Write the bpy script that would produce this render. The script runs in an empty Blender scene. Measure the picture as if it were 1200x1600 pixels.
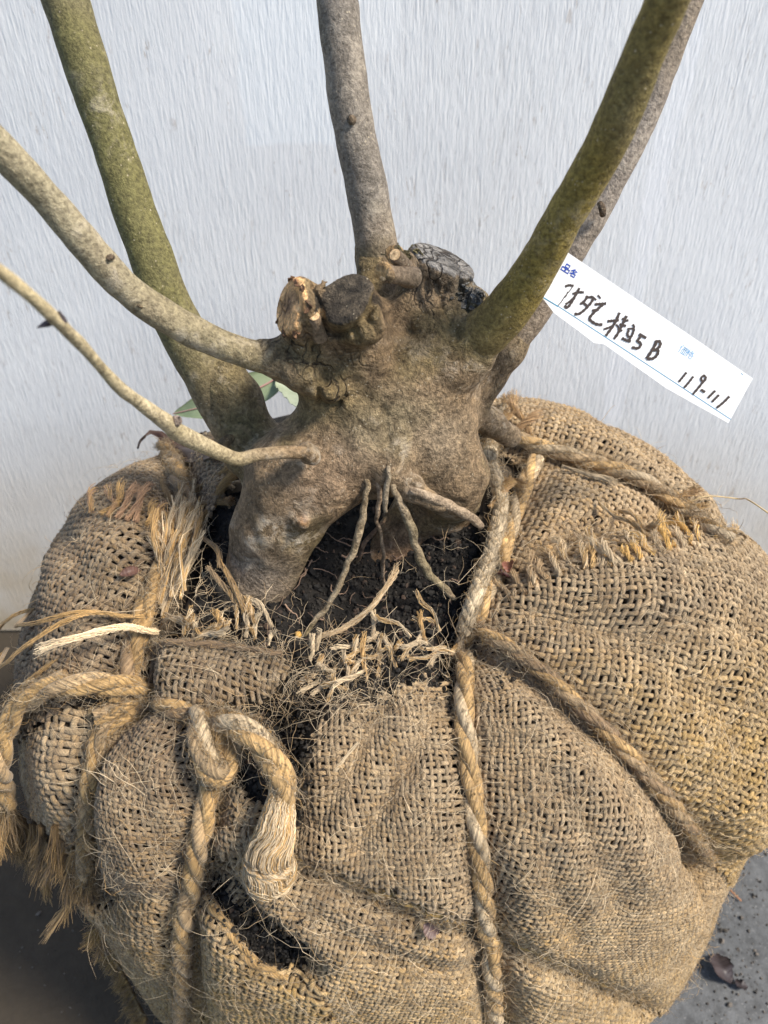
import bpy, math
import numpy as np
from mathutils import Vector

rng = np.random.default_rng(7)
scene = bpy.context.scene
COL = scene.collection

# ------------------------------------------------------------------ camera
PITCH = math.radians(38.0)
CP, SP = math.cos(PITCH), math.sin(PITCH)
CAMZ = 0.625
FPX = 1200.0
cam_d = bpy.data.cameras.new("camera")
cam = bpy.data.objects.new("camera", cam_d)
COL.objects.link(cam)
cam.location = (0, 0, CAMZ)
cam.rotation_euler = (math.radians(90) - PITCH, 0, 0)
cam_d.sensor_fit = 'VERTICAL'
cam_d.sensor_height = 36.0
cam_d.sensor_width = 27.0
cam_d.lens = 27.0
cam_d.clip_start = 0.01
cam_d.clip_end = 50
cam_d.dof.use_dof = True
cam_d.dof.focus_distance = 0.325
cam_d.dof.aperture_fstop = 14
scene.camera = cam

# ------------------------------------------------------------------ world + sun
world = bpy.data.worlds.new("World")
scene.world = world
world.use_nodes = True
wn = world.node_tree
wn.nodes.clear()
SUN_EL, SUN_AZ = math.radians(50), math.radians(112)   # azimuth clockwise from +Y (the wall side)
sky = wn.nodes.new('ShaderNodeTexSky')
sky.sky_type = 'NISHITA'
sky.sun_disc = False
sky.sun_elevation = SUN_EL
sky.sun_rotation = SUN_AZ
bg = wn.nodes.new('ShaderNodeBackground')
bg.inputs['Strength'].default_value = 0.052
wo = wn.nodes.new('ShaderNodeOutputWorld')
wn.links.new(sky.outputs[0], bg.inputs['Color'])
wn.links.new(bg.outputs[0], wo.inputs['Surface'])
sun_d = bpy.data.lights.new("sun", 'SUN')
sun_d.energy = 1.5
sun_d.angle = math.radians(13)
sun_d.color = (1.0, 0.91, 0.78)
sun = bpy.data.objects.new("sun", sun_d)
COL.objects.link(sun)
sv = Vector((math.sin(SUN_AZ) * math.cos(SUN_EL), math.cos(SUN_AZ) * math.cos(SUN_EL), math.sin(SUN_EL)))
sun.rotation_euler = sv.to_track_quat('Z', 'Y').to_euler()
scene.view_settings.view_transform = 'Standard'
scene.view_settings.look = 'None'
scene.view_settings.exposure = 2.0
scene.view_settings.gamma = 1

# ------------------------------------------------------------------ projection helpers (photo pixels 1200x1600)
def ray(px, py):
    px = np.asarray(px, float); py = np.asarray(py, float)
    dx, dy = px - 600, py - 800
    return np.stack([dx, FPX * CP - dy * SP, -FPX * SP - dy * CP], -1)

def at(px, py, Y):
    r = ray(px, py)
    k = np.asarray(Y, float) / r[..., 1]
    return r * k[..., None] + np.array([0, 0, CAMZ])

def project(P):
    d = P - np.array([0, 0, CAMZ])
    fw = d[..., 1] * CP - d[..., 2] * SP
    dn = -d[..., 1] * SP - d[..., 2] * CP
    fw = np.maximum(fw, 1e-4)
    return np.stack([600 + FPX * d[..., 0] / fw, 800 + FPX * dn / fw], -1), fw

def inpoly(p, poly):
    poly = np.asarray(poly, float)
    x, y = p[..., 0], p[..., 1]
    ins = np.zeros(x.shape, bool)
    n = len(poly)
    for i in range(n):
        x0, y0 = poly[i]; x1, y1 = poly[(i + 1) % n]
        if y0 == y1: continue
        c = ((y0 > y) != (y1 > y)) & (x < (x1 - x0) * (y - y0) / (y1 - y0) + x0)
        ins ^= c
    return ins

def norm(v):
    return v / np.maximum(np.linalg.norm(v, axis=-1, keepdims=True), 1e-9)

LAT = np.random.default_rng(3).random((32, 32, 32)).astype(np.float32) * 2 - 1
def vnoise(P, freq, off=0.0):
    q = np.asarray(P, float) * freq + 100.37 + off * 7.13
    i = np.floor(q).astype(int); f = q - i
    f = f * f * (3 - 2 * f)
    i0 = i & 31; i1 = (i + 1) & 31
    r = 0
    for a in (0, 1):
        xa = i1[..., 0] if a else i0[..., 0]; wa = f[..., 0] if a else 1 - f[..., 0]
        for b in (0, 1):
            yb = i1[..., 1] if b else i0[..., 1]; wb = f[..., 1] if b else 1 - f[..., 1]
            for c in (0, 1):
                zc = i1[..., 2] if c else i0[..., 2]; wc = f[..., 2] if c else 1 - f[..., 2]
                r = r + LAT[xa, yb, zc] * wa * wb * wc
    return r
def fbm(P, freq, oct=3, off=0.0):
    r = 0; a = 1.0
    for k in range(oct):
        r = r + a * vnoise(P, freq * 2 ** k, off + k * 3.1); a *= 0.5
    return r

def spline(pts, step=None, n=None):
    """Catmull-Rom through rows of pts (any number of columns), resampled."""
    p = np.asarray(pts, float)
    q = np.vstack([2 * p[0] - p[1], p, 2 * p[-1] - p[-2]])
    out = []
    for i in range(1, len(q) - 2):
        t = np.linspace(0, 1, 24, endpoint=False)[:, None]
        a, b, c, d = q[i - 1], q[i], q[i + 1], q[i + 2]
        out.append(0.5 * ((2 * b) + (-a + c) * t + (2 * a - 5 * b + 4 * c - d) * t ** 2 + (-a + 3 * b - 3 * c + d) * t ** 3))
    out.append(p[-1:])
    o = np.vstack(out)
    s = np.concatenate([[0], np.cumsum(np.linalg.norm(np.diff(o[:, :3] if o.shape[1] > 2 else o, axis=0), axis=1))])
    if n is None: n = max(3, int(s[-1] / step) + 1)
    ss = np.linspace(0, s[-1], n)
    return np.stack([np.interp(ss, s, o[:, k]) for k in range(o.shape[1])], -1)

# ------------------------------------------------------------------ materials
def mat_new(name):
    m = bpy.data.materials.new(name); m.use_nodes = True
    nt = m.node_tree
    b = nt.nodes['Principled BSDF']
    return m, nt, b
def N(nt, t, **kw):
    n = nt.nodes.new(t)
    for k, v in kw.items(): setattr(n, k, v)
    return n
def mixc(nt, fac, a, b, mode='MIX'):
    n = nt.nodes.new('ShaderNodeMix'); n.data_type = 'RGBA'; n.blend_type = mode
    for s, v in ((0, fac), (6, a), (7, b)):
        if isinstance(v, bpy.types.NodeSocket): nt.links.new(v, n.inputs[s])
        elif v is not None: n.inputs[s].default_value = v if s == 0 else (*v, 1)
    return n.outputs[2]
def noise(nt, vec, scale, detail=3, rough=.55, dist=0):
    n = nt.nodes.new('ShaderNodeTexNoise')
    n.inputs['Scale'].default_value = scale; n.inputs['Detail'].default_value = detail
    n.inputs['Roughness'].default_value = rough; n.inputs['Distortion'].default_value = dist
    if vec is not None: nt.links.new(vec, n.inputs['Vector'])
    return n.outputs['Fac']
def ramp(nt, fac, stops):
    n = nt.nodes.new('ShaderNodeValToRGB')
    el = n.color_ramp.elements
    while len(el) < len(stops): el.new(0.5)
    for e, (p, c) in zip(el, stops):
        e.position = p; e.color = (*c, 1) if len(c) == 3 else c
    nt.links.new(fac, n.inputs[0])
    return n.outputs[0]
def mapping(nt, vec, scale):
    n = nt.nodes.new('ShaderNodeMapping'); n.inputs['Scale'].default_value = scale
    nt.links.new(vec, n.inputs['Vector']); return n.outputs[0]
def bump(nt, b, h, strength, dist):
    n = nt.nodes.new('ShaderNodeBump'); n.inputs['Strength'].default_value = strength
    n.inputs['Distance'].default_value = dist
    nt.links.new(h, n.inputs['Height']); nt.links.new(n.outputs[0], b.inputs['Normal'])

def fibre_material(name, rough=.75, bs=.9, bd=.0009, streak=0.6):
    m, nt, b = mat_new(name)
    col = N(nt, 'ShaderNodeAttribute', attribute_name='Col').outputs['Color']
    fib = N(nt, 'ShaderNodeAttribute', attribute_name='fib').outputs['Vector']
    s = noise(nt, mapping(nt, fib, (90, 2.6, 2.6)), 1.0, 2)
    geo = N(nt, 'ShaderNodeNewGeometry').outputs['Position']
    blot = noise(nt, geo, 60, 3)
    c1 = mixc(nt, 1.0, col, ramp(nt, s, [(0.3, (1 - streak,) * 3), (0.68, (1 + streak * .5,) * 3)]), 'MULTIPLY')
    c2 = mixc(nt, 1.0, c1, ramp(nt, blot, [(0.3, (.78, .76, .74)), (0.7, (1.12, 1.1, 1.06))]), 'MULTIPLY')
    nt.links.new(c2, b.inputs['Base Color'])
    b.inputs['Roughness'].default_value = rough
    b.inputs['Sheen Weight'].default_value = .15
    b.inputs['Specular IOR Level'].default_value = .3
    bump(nt, b, s, bs, bd)
    return m
M_YARN = fibre_material('jute_yarn')
M_ROPE = fibre_material('jute_rope', .62, .8, .001, .6)
M_FUZZ = fibre_material('jute_fibre', .5, .1, .0002, .2)

def bark_material(name='bark', mk=1.0, bd=.0020):
    m, nt, b = mat_new(name)
    col = N(nt, 'ShaderNodeAttribute', attribute_name='Col').outputs['Color']
    wet = N(nt, 'ShaderNodeAttribute', attribute_name='cut').outputs['Fac']
    geo = N(nt, 'ShaderNodeNewGeometry').outputs['Position']
    big = noise(nt, geo, 38, 4, .6)
    mid = noise(nt, geo, 140, 5, .7, .6)
    fine = noise(nt, geo, 620, 4, .7)
    v = N(nt, 'ShaderNodeTexVoronoi'); v.inputs['Scale'].default_value = 520; nt.links.new(geo, v.inputs['Vector'])
    c = mixc(nt, 1.0, col, ramp(nt, mid, [(0.32, (1 - .55 * mk, 1 - .58 * mk, 1 - .62 * mk)), (0.5, (.97, .96, .95)), (0.68, (1 + .5 * mk, 1 + .47 * mk, 1 + .42 * mk))]), 'MULTIPLY')
    c = mixc(nt, 1.0, c, ramp(nt, fine, [(0.33, (.5, .48, .46)), (0.66, (1.45, 1.44, 1.42))]), 'MULTIPLY')
    lich = ramp(nt, big, [(0.50, (0, 0, 0)), (0.66, (1, 1, 1))])
    l2 = mixc(nt, 1.0, lich, ramp(nt, mid, [(0.46, (0, 0, 0)), (0.60, (.7, .7, .7))]), 'MULTIPLY')
    l2 = mixc(nt, 1.0, l2, N(nt, 'ShaderNodeAttribute', attribute_name='lich').outputs['Color'], 'MULTIPLY')
    c = mixc(nt, l2, c, (.56, .49, .39))
    spot = ramp(nt, v.outputs['Distance'], [(0.10, (.9, .9, .9)), (0.24, (0, 0, 0))])
    sp2 = mixc(nt, 1.0, spot, ramp(nt, noise(nt, geo, 230, 2), [(0.5, (0, 0, 0)), (0.62, (.8, .8, .8))]), 'MULTIPLY')
    c = mixc(nt, sp2, c, (.52, .44, .31))
    vc = N(nt, 'ShaderNodeTexVoronoi', feature='DISTANCE_TO_EDGE'); vc.inputs['Scale'].default_value = 125
    dv = N(nt, 'ShaderNodeVectorMath', operation='MULTIPLY_ADD'); dv.inputs[1].default_value = (.012, .012, .012)
    nzc = N(nt, 'ShaderNodeTexNoise'); nzc.inputs['Scale'].default_value = 110; nzc.inputs['Detail'].default_value = 3; nt.links.new(geo, nzc.inputs['Vector'])
    nt.links.new(nzc.outputs['Color'], dv.inputs[0]); nt.links.new(mapping(nt, geo, (1.2, 1.2, .55)), dv.inputs[2]); nt.links.new(dv.outputs[0], vc.inputs['Vector'])
    crk = N(nt, 'ShaderNodeAttribute', attribute_name='crk').outputs['Fac']
    lines = N(nt, 'ShaderNodeMapRange'); lines.inputs['From Min'].default_value = .0; lines.inputs['From Max'].default_value = .09; lines.inputs['To Min'].default_value = 1; lines.inputs['To Max'].default_value = 0
    nt.links.new(vc.outputs['Distance'], lines.inputs['Value'])
    lk = N(nt, 'ShaderNodeMath', operation='MULTIPLY'); nt.links.new(lines.outputs[0], lk.inputs[0]); nt.links.new(crk, lk.inputs[1])
    c = mixc(nt, lk.outputs[0], c, (.035, .024, .016))
    nt.links.new(c, b.inputs['Base Color'])
    b.inputs['Roughness'].default_value = .72
    b.inputs['Specular IOR Level'].default_value = .35
    mh = N(nt, 'ShaderNodeMath', operation='MULTIPLY_ADD'); mh.inputs[1].default_value = 1.6
    nt.links.new(mid, mh.inputs[0]); nt.links.new(fine, mh.inputs[2])
    ms = N(nt, 'ShaderNodeMath', operation='MULTIPLY_ADD'); ms.inputs[1].default_value = -1.6; nt.links.new(lk.outputs[0], ms.inputs[0]); nt.links.new(mh.outputs[0], ms.inputs[2])
    bump(nt, b, ms.outputs[0], .9, bd)
    return m
M_BARK = bark_material()
M_STEM = bark_material('smooth_bark', .35, .0008)

def simple_mat(name, c1, c2, scale, rough=.7, bs=.4, bd=.001, stretch=(1, 1, 1)):
    m, nt, b = mat_new(name)
    tc = N(nt, 'ShaderNodeTexCoord').outputs['Object']
    n = noise(nt, mapping(nt, tc, stretch), scale, 5, .65)
    nt.links.new(ramp(nt, n, [(0.3, c1), (0.7, c2)]), b.inputs['Base Color'])
    b.inputs['Roughness'].default_value = rough
    bump(nt, b, n, bs, bd)
    return m

# ------------------------------------------------------------------ object helpers
def link_mesh(name, V, F, mat, parent=None, attrs=None, smooth=True):
    """F: list of arrays (n,3) or (n,4)"""
    me = bpy.data.meshes.new(name)
    V = np.asarray(V, np.float32)
    F = [np.asarray(f, np.int32) for f in (F if isinstance(F, list) else [F]) if len(f)]
    loops = np.concatenate([f.ravel() for f in F])
    sizes = np.concatenate([np.full(len(f), f.shape[1], np.int32) for f in F])
    starts = np.concatenate([[0], np.cumsum(sizes)[:-1]]).astype(np.int32)
    me.vertices.add(len(V)); me.vertices.foreach_set('co', V.ravel())
    me.loops.add(len(loops)); me.loops.foreach_set('vertex_index', loops)
    me.polygons.add(len(sizes)); me.polygons.foreach_set('loop_start', starts)
    me.polygons.foreach_set('use_smooth', np.full(len(sizes), smooth))
    me.update(calc_edges=True)
    for k, a in (attrs or {}).items():
        a = np.asarray(a, np.float32)
        if a.ndim == 1:
            at_ = me.attributes.new(k, 'FLOAT', 'POINT'); at_.data.foreach_set('value', a)
        elif k == 'Col':
            at_ = me.attributes.new(k, 'FLOAT_COLOR', 'POINT')
            at_.data.foreach_set('color', np.hstack([a, np.ones((len(a), 1), np.float32)]).ravel())
        else:
            at_ = me.attributes.new(k, 'FLOAT_VECTOR', 'POINT'); at_.data.foreach_set('vector', a.ravel())
    if isinstance(mat, (list, tuple)):
        for m in mat: me.materials.append(m)
    elif mat: me.materials.append(mat)
    o = bpy.data.objects.new(name, me); COL.objects.link(o)
    if parent: o.parent = parent
    return o
def tag(o, label=None, cat=None, group=None, kind=None):
    if label: o['label'] = label
    if cat: o['category'] = cat
    if group: o['group'] = group
    if kind: o['kind'] = kind
    return o
def empty(name, loc=(0, 0, 0)):
    o = bpy.data.objects.new(name, None); o.empty_display_size = .02
    COL.objects.link(o); return o

class TB:
    """collects tubes (runs of points) into one mesh"""
    def __init__(s): s.V = []; s.F = []; s.C = []; s.X = []; s.n = 0
    def add(s, P, run, Nn, r, col, sides=5, flat=1.0, wide=1.0, twist=0.0, cap=True):
        P = np.asarray(P, float); m = len(P)
        if m < 2: return
        run = np.asarray(run)
        if Nn is None:
            Nn = np.tile([0.0, 0.0, 1.0], (m, 1)) + .001
        same = run[1:] == run[:-1]
        T = np.zeros_like(P)
        d = np.zeros_like(P); d[:-1][same] = (P[1:] - P[:-1])[same]
        T += d
        e = np.zeros_like(P); e[1:][same] = (P[1:] - P[:-1])[same]
        T = norm(T + e)
        S = norm(np.cross(T, Nn)); U = norm(np.cross(S, T))
        r = np.broadcast_to(np.asarray(r, float), (m,))
        first = np.concatenate([[True], ~same]); 
        seg = np.linalg.norm(np.diff(P, axis=0), axis=1); seg = np.concatenate([[0], seg]); seg[first] = 0
        al = np.cumsum(seg)
        al = al - np.maximum.accumulate(np.where(first, al, 0)) + (run % 97) * 0.137
        a = np.arange(sides) / sides * 2 * math.pi
        ca, sa = np.cos(a), np.sin(a)
        ring = P[:, None, :] + r[:, None, None] * (wide * ca[None, :, None] * S[:, None, :] + flat * sa[None, :, None] * U[:, None, :])
        s.V.append(ring.reshape(-1, 3))
        ph = a[None, :] + twist * al[:, None]
        X = np.stack([np.broadcast_to(al[:, None], ph.shape), np.cos(ph) + (run % 31)[:, None], np.sin(ph) + (run % 17)[:, None] * 1.7], -1)
        s.X.append(X.reshape(-1, 3))
        col = np.broadcast_to(np.asarray(col, float), (m, 3))
        s.C.append(np.repeat(col, sides, 0))
        i = np.nonzero(same)[0]
        k = np.arange(sides); k2 = (k + 1) % sides
        b0 = (i * sides)[:, None] + s.n; b1 = ((i + 1) * sides)[:, None] + s.n
        q = np.stack([b0 + k, b0 + k2, b1 + k2, b1 + k], -1).reshape(-1, 4)
        s.F.append(q)
        if cap and sides == 4:
            pass
        s.n += m * sides
    def build(s, name, mat, parent=None):
        if not s.V: return None
        return link_mesh(name, np.vstack(s.V), [np.vstack(s.F)], mat, parent, {'Col': np.vstack(s.C), 'fib': np.vstack(s.X)})

# ------------------------------------------------------------------ the wrapped root ball surface
C0 = np.array([0.009, 0.311, 0.186])
AX = np.array([0.215, 0.178, 0.215])
def R_base(d):
    rho = (np.abs(d[..., 0] / AX[0]) ** 2.3 + np.abs(d[..., 1] / AX[1]) ** 2.3) ** (1 / 2.3)
    return 1 / (rho ** 3.1 + np.abs(d[..., 2] / AX[2]) ** 3.1) ** (1 / 3.1)
NT, NP_ = 1024, 512
TABLE = np.zeros((NT, NP_))
SOILT = np.zeros((NT, NP_))
def lookup(tab, d):
    th = (np.arctan2(d[..., 1], d[..., 0]) / (2 * math.pi) % 1.0) * NT
    ph = np.arccos(np.clip(d[..., 2], -1, 1)) / math.pi * (NP_ - 1)
    i = np.floor(th).astype(int); f = th - i; j = np.minimum(np.floor(ph).astype(int), NP_ - 2); g = ph - j
    i0 = i % NT; i1 = (i + 1) % NT
    return (tab[i0, j] * (1 - f) + tab[i1, j] * f) * (1 - g) + (tab[i0, j + 1] * (1 - f) + tab[i1, j + 1] * f) * g
def surf(d, tab=None, off=0.0):
    tab = TABLE if tab is None else tab
    P = C0 + d * (R_base(d) + lookup(tab, d) + np.asarray(off))[..., None]
    P[..., 2] = np.maximum(P[..., 2], 0.001)
    return P
def surfn(d, tab=None):
    a = norm(np.cross(d, np.array([0.31, 0.17, 0.93]))); b = np.cross(d, a)
    e = 0.012
    p0 = surf(norm(d + e * a), tab) - surf(norm(d - e * a), tab)
    p1 = surf(norm(d + e * b), tab) - surf(norm(d - e * b), tab)
    n = norm(np.cross(p0, p1))
    n *= np.sign(np.sum(n * d, -1, keepdims=True) + 1e-9)
    return n
def hit(px, py, tab=None):
    r = norm(ray(px, py)); r = np.atleast_2d(r)
    o = np.array([0, 0, CAMZ])
    t = np.linspace(0.12, 0.8, 500)
    P = o + r[:, None, :] * t[None, :, None]
    q = P - C0; L = np.linalg.norm(q, axis=-1); d = q / L[..., None]
    f = L - (R_base(d) + lookup(TABLE if tab is None else tab, d))
    neg = f < 0
    k = np.argmax(neg, 1)
    miss = ~neg.any(1)
    k = np.where(miss, np.argmin(f, 1), np.maximum(k, 1))
    ar = np.arange(len(k))
    f0 = f[ar, k - 1]; f1 = f[ar, k]
    w = np.where(miss, 1.0, f0 / (f0 - f1 + 1e-12))
    tt = t[k - 1] * (1 - w) + t[k] * w
    return o + r * tt[:, None]
def onball(pts, off=0.0, n=None, step=None):
    """pixel polyline -> 3d points on the ball, lifted by off"""
    p = np.asarray(pts, float)
    q = spline(p[:, :2], step=6.0) if n is None else spline(p[:, :2], n=n)
    P = hit(q[:, 0], q[:, 1]); d = norm(P - C0)
    return P + surfn(d) * off, surfn(d)

TH, PH = np.meshgrid(np.arange(NT) / NT * 2 * math.pi, np.linspace(0, math.pi, NP_), indexing='ij')
DG = np.stack([np.sin(PH) * np.cos(TH), np.sin(PH) * np.sin(TH), np.cos(PH)], -1)
PG = C0 + DG * R_base(DG)[..., None]
creases = [  # polyline px, depth (m), width (m)
    ([(835, 730), (815, 800), (775, 920), (735, 1010), (735, 1080), (748, 1250), (765, 1420), (785, 1620), (790, 1750)], .011, .011),
    ([(745, 975), (830, 1030), (960, 1150), (1115, 1325), (1180, 1420)], .015, .013),
    ([(770, 690), (920, 725), (1050, 790), (1130, 850), (1250, 930)], .010, .012),
    ([(270, 700), (285, 800), (225, 930), (185, 1080), (145, 1180), (130, 1300), (135, 1400)], .014, .012),
    ([(185, 1085), (320, 1125), (450, 1100)], .008, .010),
    ([(325, 1180), (310, 1300), (288, 1400), (285, 1500), (295, 1620)], .010, .011),
    ([(380, 1100), (430, 1180), (450, 1290)], .010, .010),
    ([(330, 1370), (390, 1440), (470, 1495)], .013, .009),
    ([(820, 950), (930, 985), (1050, 1060), (1130, 1150)], .007, .016),
    ([(420, 1345), (560, 1395), (740, 1465)], .006, .008),
    ([(800, 1480), (930, 1540), (1070, 1610)], .006, .009),
    ([(830, 870), (930, 820), (1060, 815)], .010, .012),
    ([(145, 1420), (220, 1400), (300, 1400)], .005, .008),
    ([(60, 850), (75, 920), (60, 1000)], .020, .010),
    ([(1120, 1335), (1150, 1400)], .012, .014),
    ([(690, 1090), (640, 1200), (560, 1320)], .0030, .007), ([(600, 1100), (560, 1180), (500, 1290)], .0028, .006),
    ([(770, 1060), (850, 1200), (960, 1400)], .0032, .008), ([(800, 1180), (840, 1330), (900, 1460)], .0026, .007), ([(880, 1120), (980, 1260), (1070, 1380)], .0026, .007),
    ([(860, 940), (980, 980), (1120, 1000)], .0034, .008), ([(900, 1030), (1020, 1130), (1130, 1230)], .0036, .009), ([(480, 1420), (600, 1480), (740, 1520)], .003, .007),
    ([(200, 1150), (240, 1260), (280, 1380)], .0026, .007), ([(90, 800), (150, 900), (180, 1000)], .003, .008), ([(860, 640), (960, 700), (1040, 760)], .003, .008),
]
bulges = [
    (880, 670, .008, .04), (1000, 740, .006, .035), (1120, 850, .008, .035), (980, 930, .008, .035), (1120, 1000, .010, .04), (960, 1060, -.008, .03), (930, 1200, .008, .035), (150, 880, .010, .04), (75, 870, .009, .04),
    (220, 1240, .008, .035), (600, 1230, .003, .045), (880, 1250, .003, .045), (1130, 1430, -.012, .035), (150, 1560, -.016, .045), (200, 740, .005, .04), (570, 900, -.022, .055), (420, 1060, -.010, .04),
    (90, 1220, .008, .02), (1060, 1600, .004, .05), (560, 1560, .006, .05),
]
P3 = []
for pl, dep, w in creases:
    q = spline(np.array(pl, float), step=14.0)
    P3.append((hit(q[:, 0], q[:, 1]), dep, w))
B3 = [(hit([a], [b])[0], amp, s) for a, b, amp, s in bulges]
flat = PG.reshape(-1, 3)
disp = 0.0035 * fbm(flat, 14, 2) + .0012 * fbm(flat, 45, 2, 5)
for c, amp, s in B3:
    disp += amp * np.exp(-np.sum((flat - c) ** 2, 1) / (2 * s * s))
for poly, dep, w in P3:
    dm = np.full(len(flat), 9.0)
    for k in range(len(poly) - 1):
        a = poly[k]; ab = poly[k + 1] - a
        h = np.clip(((flat - a) @ ab) / max(ab @ ab, 1e-9), 0, 1)
        dm = np.minimum(dm, np.linalg.norm(flat - a - h[:, None] * ab, axis=1))
    disp -= 1.35 * dep * np.exp(-(dm / w) ** 2)
TABLE[:] = disp.reshape(NT, NP_)
SOIL_POLY = [(300, 790), (480, 740), (640, 740), (745, 790), (750, 900), (730, 1000), (722, 1110), (640, 1080), (560, 1075), (470, 1115), (460, 1200), (465, 1280), (430, 1300), (375, 1210), (330, 1130), (440, 1095), (450, 1040), (330, 1010), (300, 920)]
cs = hit([560], [890])[0]
sd = disp - .004 - .018 * np.exp(-np.sum((flat - cs) ** 2, 1) / (2 * .036 ** 2))
sd += .0016 * fbm(flat, 120, 3, 9)
SOILT[:] = sd.reshape(NT, NP_)

# ------------------------------------------------------------------ wall and ground
def wall():
    m, nt, b = mat_new('painted_plywood')
    tc = N(nt, 'ShaderNodeTexCoord').outputs['Object']
    g1 = noise(nt, mapping(nt, tc, (560, 1, 70)), 1, 3, .6, .4)
    g2 = noise(nt, mapping(nt, tc, (800, 1, 80)), 1, 3, .6, .2)
    g3 = noise(nt, mapping(nt, tc, (220, 1, 60)), 1, 4, .7, .5)
    big = noise(nt, tc, 7, 4, .55)
    c = ramp(nt, big, [(0.3, (.74, .75, .755)), (0.7, (.86, .865, .86))])
    c = mixc(nt, 1.0, c, ramp(nt, g1, [(0.26, (.80, .785, .77)), (0.37, (.975, .975, .975)), (0.72, (1.04, 1.04, 1.04))]), 'MULTIPLY')
    c = mixc(nt, 1.0, c, ramp(nt, g2, [(0.30, (.88, .87, .87)), (0.5, (1, 1, 1))]), 'MULTIPLY')
    thin = ramp(nt, noise(nt, tc, 5, 4, .6), [(0.35, (0, 0, 0)), (.62, (.75, .75, .75))])
    c = mixc(nt, thin, c, ramp(nt, big, [(0.3, (.78, .79, .80)), (0.7, (.86, .865, .87))]))
    worn = mixc(nt, 1.0, ramp(nt, g3, [(0.60, (0, 0, 0)), (0.66, (.5, .5, .5))]), ramp(nt, noise(nt, tc, 26, 4, .7), [(0.45, (0, 0, 0)), (0.62, (1, 1, 1))]), 'MULTIPLY')
    c = mixc(nt, worn, c, (.34, .26, .20))
    # brighter overpainted patches with soft straight borders
    def patch(x0, x1, z0, z1, fac_in):
        sx = N(nt, 'ShaderNodeSeparateXYZ'); 
        dst = N(nt, 'ShaderNodeVectorMath', operation='MULTIPLY_ADD')
        nz = N(nt, 'ShaderNodeTexNoise'); nz.inputs['Scale'].default_value = 40; nt.links.new(tc, nz.inputs['Vector'])
        dst.inputs[1].default_value = (.012, .012, .012); nt.links.new(nz.outputs['Color'], dst.inputs[0]); nt.links.new(tc, dst.inputs[2])
        nt.links.new(dst.outputs[0], sx.inputs[0])
        r = None
        for sock, lo, hi in (('X', x0, x1), ('Z', z0, z1)):
            for edge, sgn in ((lo, 1), (hi, -1)):
                mr = N(nt, 'ShaderNodeMapRange'); mr.inputs['From Min'].default_value = edge - .0015 * sgn; mr.inputs['From Max'].default_value = edge + .0015 * sgn
                nt.links.new(sx.outputs[sock], mr.inputs['Value'])
                if r is None: r = mr.outputs[0]
                else:
                    mu = N(nt, 'ShaderNodeMath', operation='MULTIPLY'); nt.links.new(r, mu.inputs[0]); nt.links.new(mr.outputs[0], mu.inputs[1]); r = mu.outputs[0]
        mu = N(nt, 'ShaderNodeMath', operation='MULTIPLY'); nt.links.new(r, mu.inputs[0]); mu.inputs[1].default_value = fac_in
        return mu.outputs[0]
    W = 0.584
    a = at(335, 82, W); a2 = at(640, 0, W); d0 = at(385, 228, W); d1 = at(520, 0, W)
    c = mixc(nt, patch(a[0] + .006, a2[0], a[2] + .006, 1.0, .8), c, (.86, .87, .87))
    c = mixc(nt, patch(d0[0] + .006, d1[0] + .006, d0[2] + .006, 1.0, .75), c, (.85, .88, .90))
    e0 = at(1140, 700, W); e1 = at(1080, 150, W)
    c = mixc(nt, patch(e1[0] - .012, e1[0] + .004, e0[2], e1[2] + .05, .55), c, (.88, .89, .91))
    # patchy yellowish brown tint, stronger towards the foot of the board
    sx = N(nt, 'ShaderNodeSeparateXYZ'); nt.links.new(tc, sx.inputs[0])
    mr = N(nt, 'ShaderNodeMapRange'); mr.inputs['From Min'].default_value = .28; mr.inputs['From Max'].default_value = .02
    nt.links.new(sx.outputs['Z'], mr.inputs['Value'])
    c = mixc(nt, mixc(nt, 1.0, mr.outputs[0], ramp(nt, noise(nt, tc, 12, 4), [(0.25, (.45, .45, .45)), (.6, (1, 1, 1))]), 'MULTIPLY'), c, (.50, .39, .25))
    nt.links.new(c, b.inputs['Base Color'])
    b.inputs['Roughness'].default_value = .55
    ad = N(nt, 'ShaderNodeMath', operation='MULTIPLY_ADD'); ad.inputs[1].default_value = 2.0
    nt.links.new(g1, ad.inputs[0]); nt.links.new(g2, ad.inputs[2])
    bump(nt, b, ad.outputs[0], .4, .0008)
    W = 0.584
    x0, x1, y0, y1, z0, z1 = -1.2, 1.2, W, W + .012, .004, 1.5
    V = [(x0, y0, z0), (x1, y0, z0), (x1, y0, z1), (x0, y0, z1), (x0, y1, z0), (x1, y1, z0), (x1, y1, z1), (x0, y1, z1)]
    F = [[(0, 1, 2, 3), (5, 4, 7, 6), (4, 0, 3, 7), (1, 5, 6, 2), (3, 2, 6, 7), (4, 5, 1, 0)]]
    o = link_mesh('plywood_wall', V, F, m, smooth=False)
    tag(o, 'white painted plywood wall with fine vertical wood grain behind the tree', 'wall')
wall()

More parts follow.
